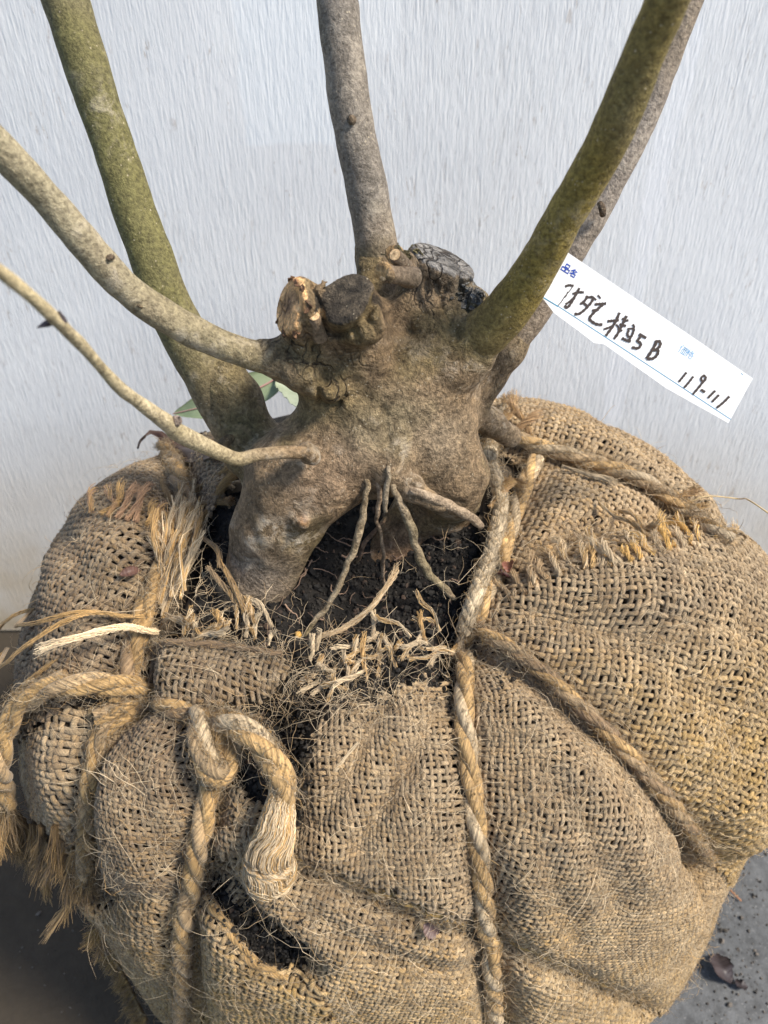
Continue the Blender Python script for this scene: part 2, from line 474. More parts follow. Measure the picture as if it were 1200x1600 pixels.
def ground():
    m, nt, b = mat_new('concrete')
    tc = N(nt, 'ShaderNodeTexCoord').outputs['Object']
    n1 = noise(nt, tc, 9, 5, .6); n2 = noise(nt, tc, 90, 5, .7); n3 = noise(nt, tc, 420, 3, .6)
    c = ramp(nt, n1, [(0.3, (.075, .08, .085)), (0.7, (.13, .135, .14))])
    c = mixc(nt, 1.0, c, ramp(nt, n2, [(0.35, (.6, .6, .6)), (.65, (1.15, 1.15, 1.15))]), 'MULTIPLY')
    c = mixc(nt, ramp(nt, n3, [(0.62, (0, 0, 0)), (.7, (.8, .8, .8))]), c, (.22, .22, .22))
    pits = ramp(nt, noise(nt, tc, 60, 2, .5), [(0.70, (0, 0, 0)), (.74, (.9, .9, .9))])
    c = mixc(nt, pits, c, (.04, .04, .045))
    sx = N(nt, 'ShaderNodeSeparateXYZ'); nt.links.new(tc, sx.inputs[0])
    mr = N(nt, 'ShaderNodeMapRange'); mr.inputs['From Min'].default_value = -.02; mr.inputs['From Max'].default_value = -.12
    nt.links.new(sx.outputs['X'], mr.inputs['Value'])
    c = mixc(nt, mr.outputs[0], c, mixc(nt, mixc(nt, .5, n2, n1), (.010, .007, .004), (.085, .066, .043)))  # left side: its shade painted into the colour as a darker, damp brown
    nt.links.new(c, b.inputs['Base Color']); b.inputs['Roughness'].default_value = .85
    bump(nt, b, n2, .6, .003)
    s = 12
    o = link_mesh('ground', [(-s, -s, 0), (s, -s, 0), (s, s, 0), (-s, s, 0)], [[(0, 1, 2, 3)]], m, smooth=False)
    tag(o, kind='structure')
ground()

# ------------------------------------------------------------------ burlap shell and soil
wrap = tag(empty('burlap_wrap'), 'brown woven burlap wrapped and folded around the root ball of the tree', 'burlap wrap')
def grid_mesh(tab, off, nth, nph, keep=None):
    th = np.arange(nth) / nth * 2 * math.pi; ph = np.linspace(.002, math.pi * .93, nph)
    T, Pp = np.meshgrid(th, ph, indexing='ij')
    d = np.stack([np.sin(Pp) * np.cos(T), np.sin(Pp) * np.sin(T), np.cos(Pp)], -1)
    P = surf(d, tab, off)
    idx = np.arange(nth * nph).reshape(nth, nph)
    a = idx; b_ = np.roll(idx, -1, 0)
    F = np.stack([a[:, :-1], a[:, 1:], b_[:, 1:], b_[:, :-1]], -1).reshape(-1, 4)
    V = P.reshape(-1, 3)
    if keep is not None:
        k = keep(V); F = F[k[F].all(1)]
    return V, F
GAP2 = [(335, 1365), (380, 1420), (470, 1480), (465, 1505), (410, 1500), (345, 1420)]
GAP3 = [(700, 985), (706, 1110), (724, 1270), (742, 1300), (737, 1100), (735, 990)]
camp = np.array([0, 0, CAMZ])
def shell_keep(V):
    px, _ = project(V)
    front = V[:, 2] > .05
    return ~(front & (inpoly(px, SOIL_POLY) | inpoly(px, GAP2) | inpoly(px, GAP3)))
def shell_mat():
    m, nt, b = mat_new('burlap_cloth')
    tc = N(nt, 'ShaderNodeTexCoord').outputs['Object']
    w = []
    for k, ax in enumerate(('X', 'Z')):
        wv = N(nt, 'ShaderNodeTexWave'); wv.bands_direction = ax; wv.inputs['Scale'].default_value = 85; wv.inputs['Distortion'].default_value = .6
        nt.links.new(tc, wv.inputs['Vector']); w.append(wv.outputs['Fac'])
    mx = N(nt, 'ShaderNodeMath', operation='MAXIMUM'); nt.links.new(w[0], mx.inputs[0]); nt.links.new(w[1], mx.inputs[1])
    nt.links.new(ramp(nt, mx.outputs[0], [(0.3, (.012, .008, .005)), (.8, (.060, .043, .026))]), b.inputs['Base Color'])
    b.inputs['Roughness'].default_value = .9
    bump(nt, b, mx.outputs[0], .6, .001)
    return m
V, F = grid_mesh(None, -.0025, 700, 380, shell_keep)
link_mesh('burlap_lining', V, [F], shell_mat(), wrap)

m_soil, nt, b = mat_new('dark_soil')
tcs = N(nt, 'ShaderNodeTexCoord').outputs['Object']
ns = noise(nt, tcs, 260, 5, .7)
nt.links.new(ramp(nt, ns, [(0.3, (.003, .0026, .002)), (0.6, (.011, .0085, .0065)), (0.78, (.035, .026, .018))]), b.inputs['Base Color'])
b.inputs['Roughness'].default_value = .9
bump(nt, b, ns, 1.0, .003)
V, F = grid_mesh(SOILT, 0, 800, 420)
V = V * 1.0; V[:, 2] = np.maximum(V[:, 2], .003)
soil = tag(link_mesh('soil', V, [F], m_soil), 'dark crumbly soil of the root ball showing in the gap below the trunk', 'soil', kind='stuff')

# crumbs
ICO_V = None
def ico():
    t = (1 + 5 ** .5) / 2
    v = np.array([(-1, t, 0), (1, t, 0), (-1, -t, 0), (1, -t, 0), (0, -1, t), (0, 1, t), (0, -1, -t), (0, 1, -t), (t, 0, -1), (t, 0, 1), (-t, 0, -1), (-t, 0, 1)], float)
    f = np.array([(0, 11, 5), (0, 5, 1), (0, 1, 7), (0, 7, 10), (0, 10, 11), (1, 5, 9), (5, 11, 4), (11, 10, 2), (10, 7, 6), (7, 1, 8), (3, 9, 4), (3, 4, 2), (3, 2, 6), (3, 6, 8), (3, 8, 9), (4, 9, 5), (2, 4, 11), (6, 2, 10), (8, 6, 7), (9, 8, 1)])
    return norm(v), f
iv, if_ = ico()
def lumps(name, P, r, mat, cols=None, squash=.8, jit=.25, parent=None, smooth=False):
    n = len(P)
    R = norm(rng.normal(size=(n, 3))); R2 = norm(np.cross(R, rng.normal(size=(n, 3)))); R3 = np.cross(R, R2)
    base = iv[None] * (1 + jit * rng.normal(size=(n, 12, 1)))
    base = base * np.stack([np.ones(n), rng.uniform(.7, 1.1, n), rng.uniform(.6, .9, n)], -1)[:, None, :]
    V = (base[:, :, 0:1] * R[:, None] + base[:, :, 1:2] * R2[:, None] + base[:, :, 2:3] * R3[:, None]) * np.asarray(r).reshape(-1, 1, 1) + P[:, None]
    F = (if_[None] + (np.arange(n) * 12)[:, None, None]).reshape(-1, 3)
    at_ = {'Col': np.repeat(cols, 12, 0)} if cols is not None else None
    return link_mesh(name, V.reshape(-1, 3), [F], mat, parent, at_, smooth=smooth)
m_crumb, nt, b = mat_new('soil_crumb')
nt.links.new(N(nt, 'ShaderNodeAttribute', attribute_name='Col').outputs['Color'], b.inputs['Base Color'])
b.inputs['Roughness'].default_value = .8
def sample_poly(poly, n):
    p = np.array(poly, float); lo, hi = p.min(0), p.max(0)
    q = rng.uniform(lo, hi, (n * 6, 2)); q = q[inpoly(q, poly)][:n]
    return q
q = np.vstack([sample_poly(SOIL_POLY, 5200), sample_poly(GAP2, 260), sample_poly([(330, 1090), (470, 1090), (490, 1290), (430, 1310)], 700)])
Pc = hit(q[:, 0], q[:, 1], SOILT); nrm = surfn(norm(Pc - C0), SOILT)
rr = rng.lognormal(math.log(.00075), .45, len(q)).clip(.0003, .0026)
sh = rng.random(len(q))
cc = np.where((sh < .9)[:, None], np.array([.008, .0065, .005]) * rng.uniform(.5, 2.6, (len(q), 1)), np.array([.05, .032, .022]) * rng.uniform(.5, 1.5, (len(q), 1)))
tag(lumps('soil_crumbs', Pc + nrm * rr[:, None] * .4, rr, m_crumb, cc), 'loose dark crumbs of soil scattered below the trunk', 'soil crumbs', kind='stuff')

q = np.vstack([rng.normal(0, 1, (900, 2)) * [16, 55] + [462, 1190], rng.normal(0, 1, (600, 2)) * [7, 90] + [722, 1130], rng.normal(0, 1, (500, 2)) * [45, 22] @ np.array([[.8, .6], [-.6, .8]]) + [410, 1450], rng.normal(0, 1, (700, 2)) * [110, 22] + [560, 1075]])
Pc = hit(q[:, 0], q[:, 1]); nrm = surfn(norm(Pc - C0)); rr = rng.lognormal(math.log(.0005), .4, len(q)).clip(.0002, .0015)
tag(lumps('soil_crumbs', Pc + nrm * rng.uniform(.002, .0045, (len(q), 1)), rr, m_crumb, np.array([.009, .007, .005]) * rng.uniform(.5, 3, (len(q), 1))), 'dark soil crumbs spilt over the burlap at the edge of the opening', 'soil crumbs', kind='stuff')

# ------------------------------------------------------------------ woven panels
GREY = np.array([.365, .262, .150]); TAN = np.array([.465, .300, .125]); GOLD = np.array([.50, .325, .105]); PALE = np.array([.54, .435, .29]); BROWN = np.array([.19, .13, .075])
def fuzz(tb, P, Nn, n, L=(.003, .012), r=.00011, cols=(GREY, PALE, TAN), T=None, lift=.5):
    """n loose curved fibres growing from random points P"""
    if len(P) == 0: return
    k = rng.integers(0, len(P), n)
    p = P[k]; nn = Nn[k]
    t = norm(np.cross(nn, rng.normal(size=(n, 3))))
    if T is not None:
        t = norm(t * .7 + T[k] * rng.choice([-1, 1], (n, 1)))
    ln = rng.uniform(L[0], L[1], n) * rng.random(n) ** .6
    up = rng.uniform(0.05, lift, n)
    side = np.cross(nn, t) * rng.normal(0, .8, (n, 1))
    s = np.linspace(0, 1, 6)
    Q = p[:, None] + ln[:, None, None] * (t[:, None] * s[None, :, None] + nn[:, None] * (up[:, None] * np.sin(s * 2.4)[None])[..., None] + side[:, None] * (s ** 2)[None, :, None] * .6)
    Q = Q + rng.normal(0, .00035, Q.shape)
    cols = np.array(cols)
    c = cols[rng.integers(0, len(cols), n)] * rng.uniform(.75, 1.5, (n, 1))
    rad = r * rng.uniform(.6, 1.3, n)[:, None] * np.array([1, 1, 1, .9, .7, .3])
    tb.add(Q.reshape(-1, 3), np.repeat(np.arange(n), 6), np.repeat(nn, 6, 0), rad.ravel(), np.repeat(c, 6, 0), sides=3)

def panel(label, seed, ang, sp, poly, layer, col, nf=1200, ext=.24, jitter=5, dens=1.0, wr=.385, edge_lift=0.0, goldfn=None, cut=None):
    P0 = hit([seed[0]], [seed[1]])[0]
    sp = .67 * sp / FPX * (P0[1] * CP - (P0[2] - CAMZ) * SP)
    d0 = norm(P0 - C0); Re = np.linalg.norm(P0 - C0) 
    n0 = surfn(d0[None])[0]
    # frame: e1 follows the picture direction 'ang' (deg, 0 = to the right, + = clockwise down)
    q = hit([seed[0] + 20 * math.cos(math.radians(ang))], [seed[1] + 20 * math.sin(math.radians(ang))])[0]
    e1 = q - P0; e1 -= d0 * (e1 @ d0); e1 /= np.linalg.norm(e1); e2 = np.cross(d0, e1)
    tb = TB(); allP = []; allN = []; allT = []
    su = sp; svv = sp * 1.06
    A = sp * .20
    step = sp / 4.0
    nl = int(ext / sp)
    L = np.arange(-ext, ext, step)
    for fam in (0, 1):
        ids = np.arange(-nl, nl + 1)
        if fam == 0: U = (ids * su)[:, None] + 0 * L[None]; Vv = L[None] + 0 * U; I = ids[:, None] + 0 * L[None]
        else: Vv = (ids * svv)[:, None] + 0 * L[None]; U = L[None] + 0 * Vv; I = ids[:, None] + 0 * L[None]
        par = np.where(I % 2 == 0, 1.0, -1.0)
        h = A * par * np.cos(math.pi * (Vv / svv if fam == 0 else U / su)) * (1 if fam == 0 else -1)
        UV = np.stack([U, Vv, 0 * U + seed[0] * .01], -1)
        wu = .0028 * vnoise(UV, 28, 1) + .0009 * vnoise(UV, 110, 2); wv = .0028 * vnoise(UV, 28, 3) + .0009 * vnoise(UV, 110, 4)
        # every yarn wanders a little on its own
        yk = np.stack([L[None] * 160 + I * 13.7, I * 3.3 + 0 * L[None], 0 * U + fam * 5.5], -1)
        own = sp * .30 * vnoise(yk, 1.0)
        if fam == 0: wu = wu + own
        else: wv = wv + own
        u = U + wu; v = Vv + wv
        r = np.hypot(u, v) + 1e-9
        a = r / Re
        ok = a < 1.9
        d = np.cos(a)[..., None] * d0 + np.sin(a)[..., None] * ((u / r)[..., None] * e1 + (v / r)[..., None] * e2)
        Pb = surf(d)
        px, fw = project(Pb)
        jj = rng.normal(0, jitter, (len(ids), 1, 2))
        ok &= inpoly(px + jj, poly) & (Pb[..., 2] > .002)
        if not ok.any(): continue
        # keep compact
        sel = ok
        dd = d[sel]; nb = surfn(dd)
        facing = np.sum(nb * norm(camp - Pb[sel]), -1) > -.45
        lay = layer
        PP = Pb[sel] + nb * (lay + h[sel])[:, None]
        rowid = (np.arange(len(ids))[:, None] * 10000 + 0 * L[None].astype(int))[sel]
        colid = np.broadcast_to(np.arange(len(L))[None], U.shape)[sel]
        PP, nb, rowid, colid, hh = PP[facing], nb[facing], rowid[facing], colid[facing], h[sel][facing]
        if len(PP) < 4: continue
        brk = np.concatenate([[0], np.cumsum((np.diff(colid) != 1) | (np.diff(rowid) != 0))])
        thick = sp * wr * (1 + .30 * vnoise(np.stack([colid * .11 + rowid * .013, rowid * .0007, 0 * rowid + fam * 9.0], -1), 1.0))
        base = np.array(col)[None] * np.ones((len(PP), 1))
        yv = (rng.random(len(ids) * 1) * .5 + .75)[(rowid // 10000)]
        mixn = np.clip(.5 + .9 * fbm(PP, 22, 3, 2 + seed[1] * .01), 0, 1)
        base = base * (1 - .6 * mixn[:, None]) + .6 * mixn[:, None] * (GREY if fam == 0 else TAN) * min(1.0, float(np.mean(col) / np.mean(GREY)) * 1.25)  # keeps the left panels darker: light falloff and dirt, both in their colour
        if goldfn is not None:
            g = goldfn(project(PP)[0]); base = base * (1 - g[:, None]) + GOLD * g[:, None]
        cp = np.clip(.5 + 1.1 * vnoise(PP, 260, 4), 0, 1)[:, None]
        base = base * (1 - .35 * cp) + .35 * cp * PALE
        base = base * yv[:, None]
        tb.add(PP, brk, nb, thick, base, sides=6, flat=.72, wide=1.12, twist=900)
        allP.append(PP + nb * thick[:, None] * .6); allN.append(nb)
        TT = np.zeros_like(PP); TT[:-1] = PP[1:] - PP[:-1]; allT.append(norm(TT + 1e-9))
    AP = np.vstack(allP); AN = np.vstack(allN); AT = np.vstack(allT)
    vis = np.sum(AN * norm(camp - AP), -1) > -.3
    AP, AN, AT = AP[vis], AN[vis], AT[vis]
    print('yarn points', label, len(AP))
    fuzz(tb, AP, AN, int(len(AP) * .013), T=AT, cols=(GREY * 1.5, PALE * 1.6, TAN * 1.5))
    fuzz(tb, AP, AN, int(len(AP) * .07), L=(.0012, .004), r=.00008, T=AT, cols=(GREY * 1.3, PALE * 1.25, TAN * 1.1), lift=.3)
    o = tb.build('burlap_panel', M_YARN, wrap)
    if label: o['label'] = label
    return AP, AN

def gradx(x0, x1, y0=None, y1=None):
    def f(p):
        g = np.clip((p[:, 0] - x0) / (x1 - x0), 0, 1) if x0 is not None else 1
        if y0 is not None: g = g * np.clip((p[:, 1] - y0) / (y1 - y0), 0, 1)
        return g * .8
    return f
S = .0037
panel('burlap panel bulging at the back right against the wall', (900, 720), 20, 12.5,
      [(735, 640), (740, 560), (1400, 560), (1400, 960), (1090, 850), (960, 885), (800, 915), (775, 900), (825, 740), (770, 700)], .0005, GREY, 2600)
panel('large burlap flap on the right with a frayed top edge', (1000, 1020), 8, 14,
      [(765, 935), (870, 892), (960, 876), (1040, 852), (1092, 838), (1400, 880), (1400, 1500), (1150, 1400), (1060, 1255), (960, 1135), (850, 1035), (765, 985)], .0035, GREY, 3000,
      goldfn=lambda p: np.clip((p[:, 1] - 1000 + (p[:, 0] - 900) * .3) / 260, 0, 1) * .75)
panel('burlap panel between the two front ropes', (880, 1250), 5, 13,
      [(742, 1000), (770, 990), (850, 1040), (960, 1145), (1060, 1265), (1130, 1350), (1200, 1420), (1200, 1640), (1080, 1600), (950, 1540), (850, 1485), (752, 1445), (738, 1100)], .0022, GREY, 2600,
      goldfn=lambda p: np.clip((p[:, 1] - 1330) / 300, 0, 1) * .5)
panel('burlap panel below the fold at the lower right', (900, 1560), 12, 14,
      [(748, 1425), (850, 1480), (950, 1530), (1100, 1600), (1200, 1560), (1200, 1900), (770, 1900)], .0002, GREY, 1300,
      goldfn=lambda p: np.clip((p[:, 1] - 1450) / 200, 0, 1) * .6)
panel('burlap panel on the front left of the straight rope', (620, 1240), 3, 12.5,
      [(500, 1150), (520, 1120), (548, 1122), (575, 1092), (610, 1096), (640, 1070), (668, 1074), (690, 1062), (704, 1110), (724, 1260), (750, 1440), (640, 1402), (520, 1355), (400, 1332), (345, 1335), (340, 1290), (446, 1306), (462, 1270), (474, 1215), (494, 1180)], .0024, GREY * .95, 2600, jitter=9)
panel('burlap panel below the slanting fold at the front', (560, 1470), 10, 13,
      [(338, 1215), (425, 1260), (430, 1320), (560, 1352), (755, 1432), (790, 1900), (440, 1900), (430, 1560), (470, 1505), (470, 1480), (380, 1425), (325, 1350)], .0, GREY * .9, 2200,
      goldfn=lambda p: np.clip((p[:, 1] - 1450) / 200, 0, 1) * .6)
panel('burlap strip at the lower left', (300, 1530), 40, 12,
      [(130, 1395), (325, 1385), (355, 1440), (415, 1510), (500, 1530), (600, 1900), (60, 1900), (100, 1500)], .002, TAN * .85, 2000,
      goldfn=lambda p: np.clip((p[:, 1] - 1450) / 150, 0, 1) * .8)
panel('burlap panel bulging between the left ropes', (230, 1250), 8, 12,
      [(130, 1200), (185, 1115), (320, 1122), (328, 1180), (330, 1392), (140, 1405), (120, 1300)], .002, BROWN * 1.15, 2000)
panel('small loosely woven burlap panel at the far left', (100, 1220), 62, 18,
      [(20, 1180), (100, 1100), (160, 1110), (135, 1200), (132, 1345), (20, 1330)], .0, GREY * .9, 500)
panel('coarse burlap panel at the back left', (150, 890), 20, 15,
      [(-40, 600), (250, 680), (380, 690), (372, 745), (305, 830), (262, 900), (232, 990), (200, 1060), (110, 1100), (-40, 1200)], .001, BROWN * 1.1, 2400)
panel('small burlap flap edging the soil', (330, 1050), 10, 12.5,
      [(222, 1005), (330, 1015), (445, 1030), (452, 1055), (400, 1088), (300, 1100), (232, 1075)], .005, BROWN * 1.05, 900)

# ------------------------------------------------------------------ ropes
def rope(name, label, P, Nn, r, parent=None, cols=(TAN, GREY, PALE), nf=500, pitch=10.5, strands=3, cat='rope', taper=None, fr=.0001, build=True, tb=None, group=None):
    P = np.asarray(P, float); r = r * .8; nf = int(nf * .8)
    s = np.concatenate([[0], np.cumsum(np.linalg.norm(np.diff(P, axis=0), axis=1))])
    n = max(8, int(s[-1] / (r * .35)))
    ss = np.linspace(0, s[-1], n)
    P = np.stack([np.interp(ss, s, P[:, k]) for k in range(3)], -1)
    Nn = norm(np.stack([np.interp(ss, s, Nn[:, k]) for k in range(3)], -1))
    for _ in range(3):
        P[1:-1] = (P[:-2] + 2 * P[1:-1] + P[2:]) / 4
    T = norm(np.gradient(P, axis=0)); Sd = norm(np.cross(T, Nn)); U = np.cross(Sd, T)
    tb = tb or TB()
    rv = np.ones(n) * r if taper is None else r * np.interp(np.linspace(0, 1, n), *taper)
    rv = rv * (1 + .06 * vnoise(P, 90, 3))
    cols = [np.array(c_) * .8 + .2 * np.mean([np.array(z) for z in cols], 0) for c_ in cols]
    for k in range(strands):
        a = 2 * math.pi * k / strands + ss / (r * pitch) * 2 * math.pi + .4 * vnoise(P, 40, 9)
        off = .46 * rv
        Q = P + (np.cos(a) * off)[:, None] * Sd + (np.sin(a) * off)[:, None] * U
        c = np.array(cols[k % len(cols)])[None] * (1 + .25 * vnoise(P, 70, k * 3.0))[:, None]
        tb.add(Q, np.full(n, k + int(rng.integers(0, 80)) * 3), Nn, rv * .62, c, sides=12, twist=300)
    cen = P; 
    ang = rng.uniform(-.3, math.pi + .3, (n, 6))
    for k in range(6):
        nn = np.cos(ang[:, k])[:, None] * Sd + np.sin(ang[:, k])[:, None] * U
        fuzz(tb, P + nn * rv[:, None] * .95, nn, nf // 3, L=(.002, .010), r=fr, cols=(PALE, TAN, PALE * 1.1), T=T, lift=.6)
    if build:
        o = tb.build(name, M_ROPE, parent)
        if label: tag(o, label, cat, group or 'jute ropes tied over the burlap')
        return o
    return tb

def tuft(tb, p0, p1, r0, r1, n=60, cols=(TAN, PALE), curl=.15, fr=.00010, bend=None, nrm_=None):
    n = int(n * 1.8); r0 = r0 * .8; r1 = r1 * .8
    p0 = np.asarray(p0, float); p1 = np.asarray(p1, float)
    ax = p1 - p0; L = np.linalg.norm(ax); t = ax / L
    nn = norm(np.cross(t, np.array([.3, .2, .9]))); bb = np.cross(t, nn)
    a = rng.uniform(0, 2 * math.pi, n); q = np.sqrt(rng.random(n))
    o = (np.cos(a) * q)[:, None] * nn + (np.sin(a) * q)[:, None] * bb
    s = np.linspace(0, 1, 7)
    ln = rng.uniform(.45, 1.1, n) ** .6
    ncl = max(3, n // 9); cl = rng.integers(0, ncl, n); ca_ = rng.normal(0, .35, (ncl, 3))
    rad = r0 + (r1 - r0) * s ** 1.6
    o = o * .6 + .5 * np.sum(ca_[cl] * nn, 1)[:, None] * nn + .5 * np.sum(ca_[cl] * bb, 1)[:, None] * bb
    ln = ln * (1 + .22 * ca_[cl][:, 0])
    cv = rng.normal(0, curl * L, (n, 3)) + ca_[cl] * curl * L * 2
    Q = p0 + ax * (s[None, :, None] * ln[:, None, None]) + o[:, None] * rad[None, :, None]
    Q = Q + cv[:, None] * (s ** 2)[None, :, None] * .5
    kx = rng.normal(size=(ncl, 3)); wv_ = np.sin(s[None, :, None] * rng.uniform(2, 7, (n, 1, 1)) + rng.uniform(0, 6, (n, 1, 1))) * s[None, :, None]
    Q = Q + wv_ * kx[cl][:, None] * L * curl * .35
    if bend is not None: Q = Q + np.asarray(bend)[None, None] * np.sin(s * math.pi)[None, :, None]
    cols = np.array(cols); c = cols[cl % len(cols)] * rng.uniform(.5, 1.6, (n, 1))
    R = fr * rng.uniform(.7, 1.4, n)[:, None] * np.array([1, 1, 1, 1, .95, .85, .6])
    tb.add(Q.reshape(-1, 3), np.repeat(np.arange(n), 7), np.tile(nn, (n * 7, 1)), R.ravel(), np.repeat(c, 7, 0), sides=4)

def strand(tb, P, r, n, cols=(PALE,), fr=.00011, fray=2.2, fs=.82, tw=5.0):
    P = np.asarray(P); m = len(P); T = norm(np.gradient(P, axis=0)); a = norm(np.cross(T, np.tile([.2, .3, .9], (m, 1)))); b = np.cross(T, a)
    t = np.linspace(0, 1, m); w = r * (1 + (fray - 1) * np.clip((t - fs) / (1 - fs), 0, 1))
    for k in range(n):
        an = rng.uniform(0, 6.28) + t * tw; q = math.sqrt(rng.random()); e = max(4, int(round(m * rng.uniform(.84, 1.0)))); st_ = int(m * rng.uniform(0, .06))
        Q = P + (np.cos(an) * q * w)[:, None] * a + (np.sin(an) * q * w)[:, None] * b + .0002 * rng.normal(size=(m, 3))
        tb.add(Q[st_:e], np.full(e - st_, k), None, fr, np.array(cols[k % len(cols)]) * rng.uniform(.6, 1.4), sides=4)

def bp(px, py, off=0.0):
    P = hit([px], [py]); return (P + surfn(norm(P - C0)) * off)[0]

def rope_on(name, label, pts, r, off=None, **kw):
    off = r * .55 if off is None else off
    P, Nn = onball(pts, off)
    # bridge over hollows a little
    return rope(name, label, P, Nn, r, **kw)

rope_on('jute_rope', 'straight jute rope running down the middle of the burlap front', [(838, 728), (818, 800), (790, 870), (768, 930), (742, 985), (733, 1040), (737, 1110), (745, 1200), (753, 1290), (765, 1400), (773, 1500), (780, 1620), (782, 1720)], .0052, off=.006, nf=1500, cols=(TAN * 1.05, PALE, TAN))
rope_on('jute_rope', 'slanting jute rope running down to the right below the frayed flap', [(752, 978), (830, 1030), (900, 1090), (960, 1150), (1020, 1212), (1070, 1268), (1108, 1322)], .0042, off=.0065, nf=800, cols=(TAN, BROWN * 1.4, GREY))
rope_on('jute_rope', 'fuzzy grey brown rope across the back right bulge', [(762, 700), (800, 690), (850, 706), (920, 728), (990, 752), (1050, 792), (1085, 828), (1130, 860)], .0050, off=.0055, nf=900, cols=(GREY * 1.1, PALE, TAN))
rope_on('jute_rope', 'fuzzy rope going up over the back left of the burlap', [(262, 705), (272, 760), (290, 815), (262, 870), (232, 930), (214, 990), (196, 1050), (180, 1095)], .0062, off=.005, nf=900, cols=(TAN * .8, BROWN * 1.2, TAN * .7))
rope_on('jute_rope', 'rope from the left knot down the bulging left panel', [(235, 1105), (190, 1118), (160, 1140), (146, 1200), (138, 1280), (136, 1360)], .0050, off=.005, nf=500, cols=(TAN * .95, TAN * .8, GREY))
# knotted rope with loose tail
kn = tag(empty('knotted_rope'), 'thick jute rope knotted at front left with a frayed cut tail hanging', 'rope', 'jute ropes tied over the burlap')
P, Nn = onball([(150, 1115), (200, 1100), (250, 1097), (300, 1112), (330, 1140)], .006)
rope('cord', None, P, Nn, .0050, kn, cols=(TAN * .9, GREY, BROWN * 1.3), nf=400)
P, Nn = onball([(322, 1205), (318, 1250), (306, 1310), (290, 1390), (284, 1460), (286, 1540), (292, 1640)], .006)
rope('cord', None, P, Nn, .0056, kn, cols=(TAN * .95, TAN * .75, GREY), nf=700)
def lifted(pts):
    p = np.asarray(pts, float)
    q = spline(p, n=len(p) * 12)
    P = hit(q[:, 0], q[:, 1]); n = surfn(norm(P - C0))
    return P + n * q[:, 2:3], n
P, Nn = lifted([(318, 1110, .008), (300, 1150, .013), (298, 1185, .016), (322, 1205, .017), (348, 1190, .013), (345, 1160, .008)])
rope('loop', None, P, Nn, .0060, kn, cols=(PALE * .9, TAN, GREY * .7), nf=350)
P, Nn = lifted([(322, 1215, .006), (328, 1160, .012), (352, 1140, .016), (380, 1165, .019), (402, 1198, .019), (413, 1225, .018), (416, 1248, .016)])
rope('tail', None, P, Nn, .0066, kn, cols=(TAN * 1.05, PALE, TAN * .8), nf=500)
tb = TB()
pe = lifted([(415, 1236, .0165), (410, 1290, .014), (402, 1345, .012)])[0]
strand(tb, pe, .0046, 900, (TAN * 1.2, PALE * 1.2, PALE), fr=.00014, fray=2.6, fs=.0, tw=.4)
tb.build('frayed_end', M_FUZZ, kn)
# loose tails at the far left
lt = tag(empty('rope_tail'), 'loose pale jute rope tails curling over the far left side', 'rope', 'jute ropes tied over the burlap')
def px3(pts):   # (px,py,lift off the ball)
    return lifted([(a, b, c) for a, b, c in pts])
P, Nn = px3([(240, 1090, .002), (215, 1070, .007), (150, 1065, .011), (100, 1085, .012), (62, 1130, .013), (50, 1190, .013), (52, 1240, .012)])
rope('cord', None, P, Nn, .0058, lt, cols=(TAN, GREY * 1.2, TAN * .85), nf=600)
P, Nn = px3([(120, 1060, .006), (70, 1090, .007), (30, 1150, .009), (12, 1220, .010), (14, 1275, .010)])
rope('cord', None, P, Nn, .0052, lt, cols=(GREY * 1.3, TAN, TAN * .9), nf=500)
tb = TB(); tuft(tb, bp(14, 1262, .010), bp(16, 1315, .010), .0045, .006, 500, (GOLD * .9, TAN), curl=.1)
tuft(tb, bp(52, 1230, .012), bp(40, 1290, .009), .004, .006, 200, (TAN, GREY), curl=.15)
tb.build('frayed_end', M_FUZZ, lt)

# rolled selvage strip beside the trunk on the right, rolled hems at the folds
def hem(label, pts, r, col, nf=400, off=None, strands=2, pitch=12, cols=None):
    P, Nn = onball(pts, r * .6 if off is None else off)
    o = rope('hem', None, P, Nn, r, wrap, cols=cols or (col, col * .85), nf=nf, strands=strands, pitch=pitch)
    o['label'] = label
hem('rolled pale burlap edge along the right of the trunk', [(800, 640), (778, 680), (765, 730), (770, 790), (758, 850), (740, 900), (722, 945), (712, 975)], .0046, PALE * .95, 900, off=.006, strands=4, pitch=5)
hem('rolled golden fold edge across the front', [(402, 1318), (470, 1336), (560, 1372), (660, 1412), (750, 1446)], .0024, GOLD * .9, 500)
hem('rolled golden fold edge at the lower right', [(800, 1462), (870, 1492), (950, 1532), (1010, 1556)], .0026, GOLD * .95, 500)
hem('folded edge of the left strip', [(322, 1388), (345, 1430), (392, 1495), (450, 1525)], .0028, TAN, 90)
hem('folded edge below the small soil flap', [(235, 1012), (330, 1016), (440, 1030)], .0022, BROWN * 1.3, 150, off=.006)

# ------------------------------------------------------------------ frayed edges and tufts of the wrap
tb = TB()
def T2(x0, y0, x1, y1, r0=.0012, r1=.003, n=60, cols=(TAN, PALE), o0=.004, o1=.008, curl=.12, fr=.00012):
    a, b = bp(x0, y0, o0), bp(x1, y1, o1); L = np.linalg.norm(b - a)
    m1 = a * .6 + b * .4 + rng.normal(0, .045 * L, 3); m2 = a * .25 + b * .75 + rng.normal(0, .05 * L, 3); e = b + rng.normal(0, .06 * L, 3)
    P = spline(np.array([a, m1, m2, e]), n=9)
    c = [np.array(cols[int(rng.integers(0, len(cols)))]), np.array(cols[int(rng.integers(0, len(cols)))])]
    strand(tb, P, min(r0, .0019) * .8, int(min(n, 90) * .9), c, fr, fray=float(np.clip(r1 / r0, 1.3, 2.4)), fs=.35)
